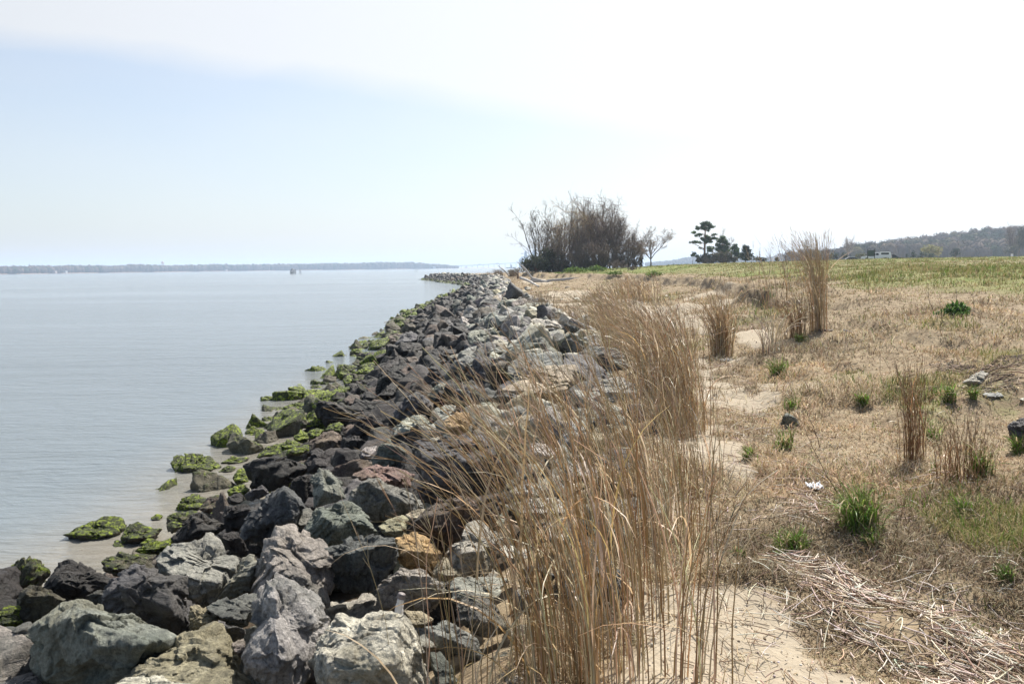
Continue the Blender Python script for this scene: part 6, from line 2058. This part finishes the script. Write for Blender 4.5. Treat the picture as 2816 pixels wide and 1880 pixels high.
# duck blind on piles and loose piles in the river
M_PILE = mat_simple('weathered_pile', (.14, .12, .10), .85, 0, .3, 5)
BDp = 560
p = CAM + ray(806, 753) * BDp
s = BDp / F
root = empty('hunting_blind', (p[0], p[1], 0), rz=.05)
tag(root, 'small roofed hunting blind on piles standing out in the river', 'hut')
for x_ in (-6.5, -2.6, 1.5, 6.2):
    for y_ in (-1.1, 1.1): prism('pile', [(x_ * s - .13, -1), (x_ * s + .13, -1), (x_ * s + .13, (12.2 if x_ == 6.2 else 9.5) * s), (x_ * s - .13, (12.2 if x_ == 6.2 else 9.5) * s)], y_ - .13, y_ + .13, M_PILE, root, 0)
box('deck', -7.0 * s, 6.7 * s, -1.3, 1.3, 4.2 * s, 5.0 * s, M_PILE, root)
prism('roof', [(-5.8 * s, 9.6 * s), (-2.2 * s, 13.8 * s), (-1.0 * s, 13.8 * s), (3.6 * s, 9.4 * s), (2.6 * s, 9.2 * s), (-1.5 * s, 12.9 * s), (-5.0 * s, 9.4 * s)], -1.4, 1.4, M_PILE, root, 0)
box('wall', -6.5 * s, -2.6 * s, 1.15, 1.25, 1.2 * s, 4.0 * s, mat_simple('grey_boards', (.30, .29, .31), .8), root)


def pile(label, px, py0, px1, py1, D_, r, grp):
    a = CAM + ray(px, py0) * D_; b = CAM + ray(px1, py1) * D_
    a[2] = 0
    v = b - a
    o = limb('river_pile', [tuple(-v * .25), (0, 0, 0), tuple(v)], [r, r, r * .9], None, M_PILE, 8, tuple(a), 0, 3)
    tag(o, label, 'pile', grp)


pile('thick dark pile just right of the hunting blind', 824.5, 752.5, 824.5, 741.5, BDp, .17, 'piles by the hunting blind')
pile('thinner slanting pile right of the thick one by the blind', 828, 752.5, 827, 741.5, BDp, .13, 'piles by the hunting blind')
pile('left one of the two slim poles far out in the river', 1142.5, 747, 1143.2, 739.5, 690, .14, 'slim poles in the river')
pile('right slim pole far out in the river, leaning right', 1145.5, 747, 1148.5, 740, 690, .14, 'slim poles in the river')

# the bridge
M_CONC = mat_simple('bridge_concrete', (.22, .22, .22), .8, 0, .1, .1, 0)
M_STEEL = mat_simple('bridge_steel', (.24, .27, .30), .7, 0, .1, .1, 0)
BRD = 3600
root = empty('river_bridge', tuple(CAM + ray(1240, 733) * BRD - np.array([0, 0, CAM[2]])))
b0 = np.array(root.location)
tag(root, 'long low bridge crossing the river mouth in the distance, rising to the right', 'bridge')
dk = [(1228, 731.5), (1262, 730), (1300, 729), (1350, 726), (1400, 723.5), (1450, 721.5), (1520, 721), (1600, 726), (1700, 731)]
Pd = [np.array(CAM + ray(a, b) * (BRD + (a - 1228) * .5)) for a, b in dk]
V = []
for p_ in Pd:
    for dy in (-6, 6):
        for dz in (-2.2, 1.0): V.append(p_ - b0 + [0, dy, dz])
V = np.array(V); Fq = []
for i in range(len(Pd) - 1):
    o_ = i * 4
    for a, b in ((0, 1), (1, 3), (3, 2), (2, 0)): Fq.append((o_ + a, o_ + b, o_ + 4 + b, o_ + 4 + a))
link('deck', mesh_np('deck', V, np.array(Fq), None, M_CONC), root)
dpx = np.array(dk)
for a in np.arange(1268, 1620, 15.1):
    top = np.interp(a, dpx[:, 0], dpx[:, 1])
    pp = CAM + ray(a, top) * (BRD + (a - 1228) * .5) - b0
    box('pier', pp[0] - 1.3, pp[0] + 1.3, pp[1] - 5, pp[1] + 5, -2 - b0[2], pp[2] - 1.35, M_CONC, root)
for a0, a1 in ((1315, 1322), (1363, 1372)):
    top = np.interp(a0, dpx[:, 0], dpx[:, 1])
    p0_ = CAM + ray(a0, top) * (BRD + 60) - b0; p1_ = CAM + ray(a1, top) * (BRD + 60) - b0
    box('truss', p0_[0], p1_[0], p0_[1] - 5, p1_[1] + 5, p0_[2] + .9, p0_[2] + 4, M_STEEL, root)
pp = CAM + ray(1304, 728) * BRD - b0
box('light_mast', pp[0] - .5, pp[0] + .5, pp[1] - 1, pp[1] + 1, pp[2], pp[2] + 6, M_STEEL, root)

# mill towers behind the thicket, barge, shore buildings
M_MILL = mat_simple('mill_concrete', (.34, .37, .42), .8, 0, .1, .1, 0)
MD = 2300
base = CAM + ray(1458, 735) * MD; base[2] = .5
root = empty('mill_building', tuple(base))
tag(root, 'grey-blue industrial mill with two tall towers rising behind the left end of the thicket', 'building')
ms = MD / F
px2 = lambda a: (a - 1458) * ms
pz = lambda y: (CAM + ray(1458, y) * MD)[2] - .5
prism('tower', [(px2(1439), 0), (px2(1441), pz(705)), (px2(1442.5), pz(695)), (px2(1443.5), pz(691)), (px2(1446), pz(689)), (px2(1448.5), pz(692)), (px2(1449), pz(697)), (px2(1452), pz(706)), (px2(1454), 0)], -9, 9, M_MILL, root, 0)
prism('tower', [(px2(1462), 0), (px2(1463), pz(700)), (px2(1464.5), pz(690)), (px2(1468), pz(690)), (px2(1468.5), pz(688)), (px2(1474), pz(688)), (px2(1475), pz(700)), (px2(1477), 0)], -9, 9, M_MILL, root, 0)
prism('lower_block', [(px2(1427), 0), (px2(1427), pz(712)), (px2(1431), pz(712)), (px2(1431), pz(709)), (px2(1434), pz(709)), (px2(1434), pz(706)), (px2(1438.9), pz(706)), (px2(1438.9), 0)], -14, 14, M_MILL, root, 0)
box('hall', px2(1454.1), px2(1461.9), -12, 12, 0, pz(712), M_MILL, root)
bp = CAM + ray(1405, 736) * 2100; bp[2] = 0
root = empty('river_barge', tuple(bp))
tag(root, 'dark low barge with a small deckhouse moored left of the thicket', 'barge')
prism('hull', [(-13, 2.2), (-12, -.5), (13, -.5), (14, 2.6), (12, 2.4), (-11, 2.4)], -4, 4, mat_simple('barge_hull', (.07, .08, .10), .6), root, 0)
box('deckhouse', -1.5, 3.0, -2.5, 2.5, 2.41, 8.5, mat_simple('barge_house', (.30, .30, .32), .6), root)
box('mast', .3, .7, -.2, .2, 8.51, 12, M_STEEL, root)


def house(label, px, D_, w, h, wall, roof, name='shore_house', d=7, rf=.45):
    p = CAM + ray(px, 740) * D_; p[2] = .8
    root = empty(name, tuple(p))
    tag(root, label, 'house' if name == 'shore_house' else 'building', 'buildings on the far shore')
    wl = box('wall', -w / 2, w / 2, -d / 2, d / 2, 0, h, mat_simple(name + '_wall', wall, .8, 0, .1, .3, 0), root)
    prism('roof', [(-w / 2 - .4, h + .01), (w / 2 + .4, h + .01), (w / 2 - w * .18, h + h * rf), (-w / 2 + w * .18, h + h * rf)], -d / 2 - .4, d / 2 + .4, mat_simple(name + '_roof', roof, .8, 0, .1, .3, 0), root, 0)
    n_ = max(2, int(w / 3.2))
    for k_ in range(n_):
        xx = -w / 2 + (k_ + .5) * w / n_
        box('window', xx - .5, xx + .5, -d / 2 - .06, -d / 2 - .005, h * .4, h * .75, M_GLASS, root)


house('long white-roofed building on the wooded far shore near the bridge', 1190, 2640, 19, 4.5, (.70, .68, .64), (.75, .74, .72), 'shore_hall', 10)
house('white building at the far shore by the start of the bridge', 1247, 2680, 11, 3.2, (.7, .68, .66), (.6, .6, .6), 'shore_hall', 8)
house('white building right of the first one under the bridge', 1282, 2720, 9, 3.0, (.72, .70, .68), (.5, .5, .5), 'shore_hall', 8)
house('small white house on the far shore, leftmost', 180, 1690, 4.2, 3, (.5, .5, .49), (.4, .4, .4))
house('pink-walled house on the far shore left of the water tower', 150, 1665, 6.5, 3, (.5, .38, .34), (.34, .3, .3))
house('white house on the far shore between the water tower and the hunting blind', 622, 2270, 4.5, 3, (.5, .5, .49), (.4, .4, .42))
house('white house on the far shore left of the hunting blind', 697, 2360, 6, 3, (.5, .5, .49), (.5, .5, .5))
house('pale house on the far shore just left of the blind', 768, 2420, 5, 3, (.7, .68, .66), (.5, .5, .5))
wp = CAM + ray(447, 722) * 2250; zc_ = wp[2]
root = empty('water_tower', (wp[0], wp[1], .8))
tag(root, 'pale round water tower standing above the far shore trees', 'water tower')
lathe('tank', [(.3, zc_ - 4.8)] + [(3.9 * math.cos(a), zc_ - .8 + 3.6 * math.sin(a)) for a in np.linspace(-1.45, 1.45, 10)], mat_simple('tank_paint', (.55, .45, .44), .6, 0, .05, .3, 0), root)
for a in range(4):
    x_, y_ = 2.6 * math.cos(a * 1.571 + .78), 2.6 * math.sin(a * 1.571 + .78)
    box('leg', x_ - .25, x_ + .25, y_ - .25, y_ + .25, 0, zc_ - 3.2, M_STEEL, root)

# ------------------------------------------------------------------ the air
hb = bpy.data.meshes.new('haze')
bm = bmesh.new()
bmesh.ops.create_cube(bm, size=1)
for v_ in bm.verts:
    v_.co = Vector(((-5400 if v_.co.x < 0 else 8300), (-60 if v_.co.y < 0 else 7900), (-3.4 if v_.co.z < 0 else 66)))
bm.to_mesh(hb); bm.free()
mt, nt, out = new_mat('haze_air')
pv = nt.nodes.new('ShaderNodeVolumePrincipled')
pv.inputs['Color'].default_value = (.66, .80, 1.0, 1)
pv.inputs['Density'].default_value = HAZE
pv.inputs['Anisotropy'].default_value = .25
nt.links.new(pv.outputs[0], out.inputs['Volume'])
hb.materials.append(mt)
tag(link('haze', hb), kind='stuff')
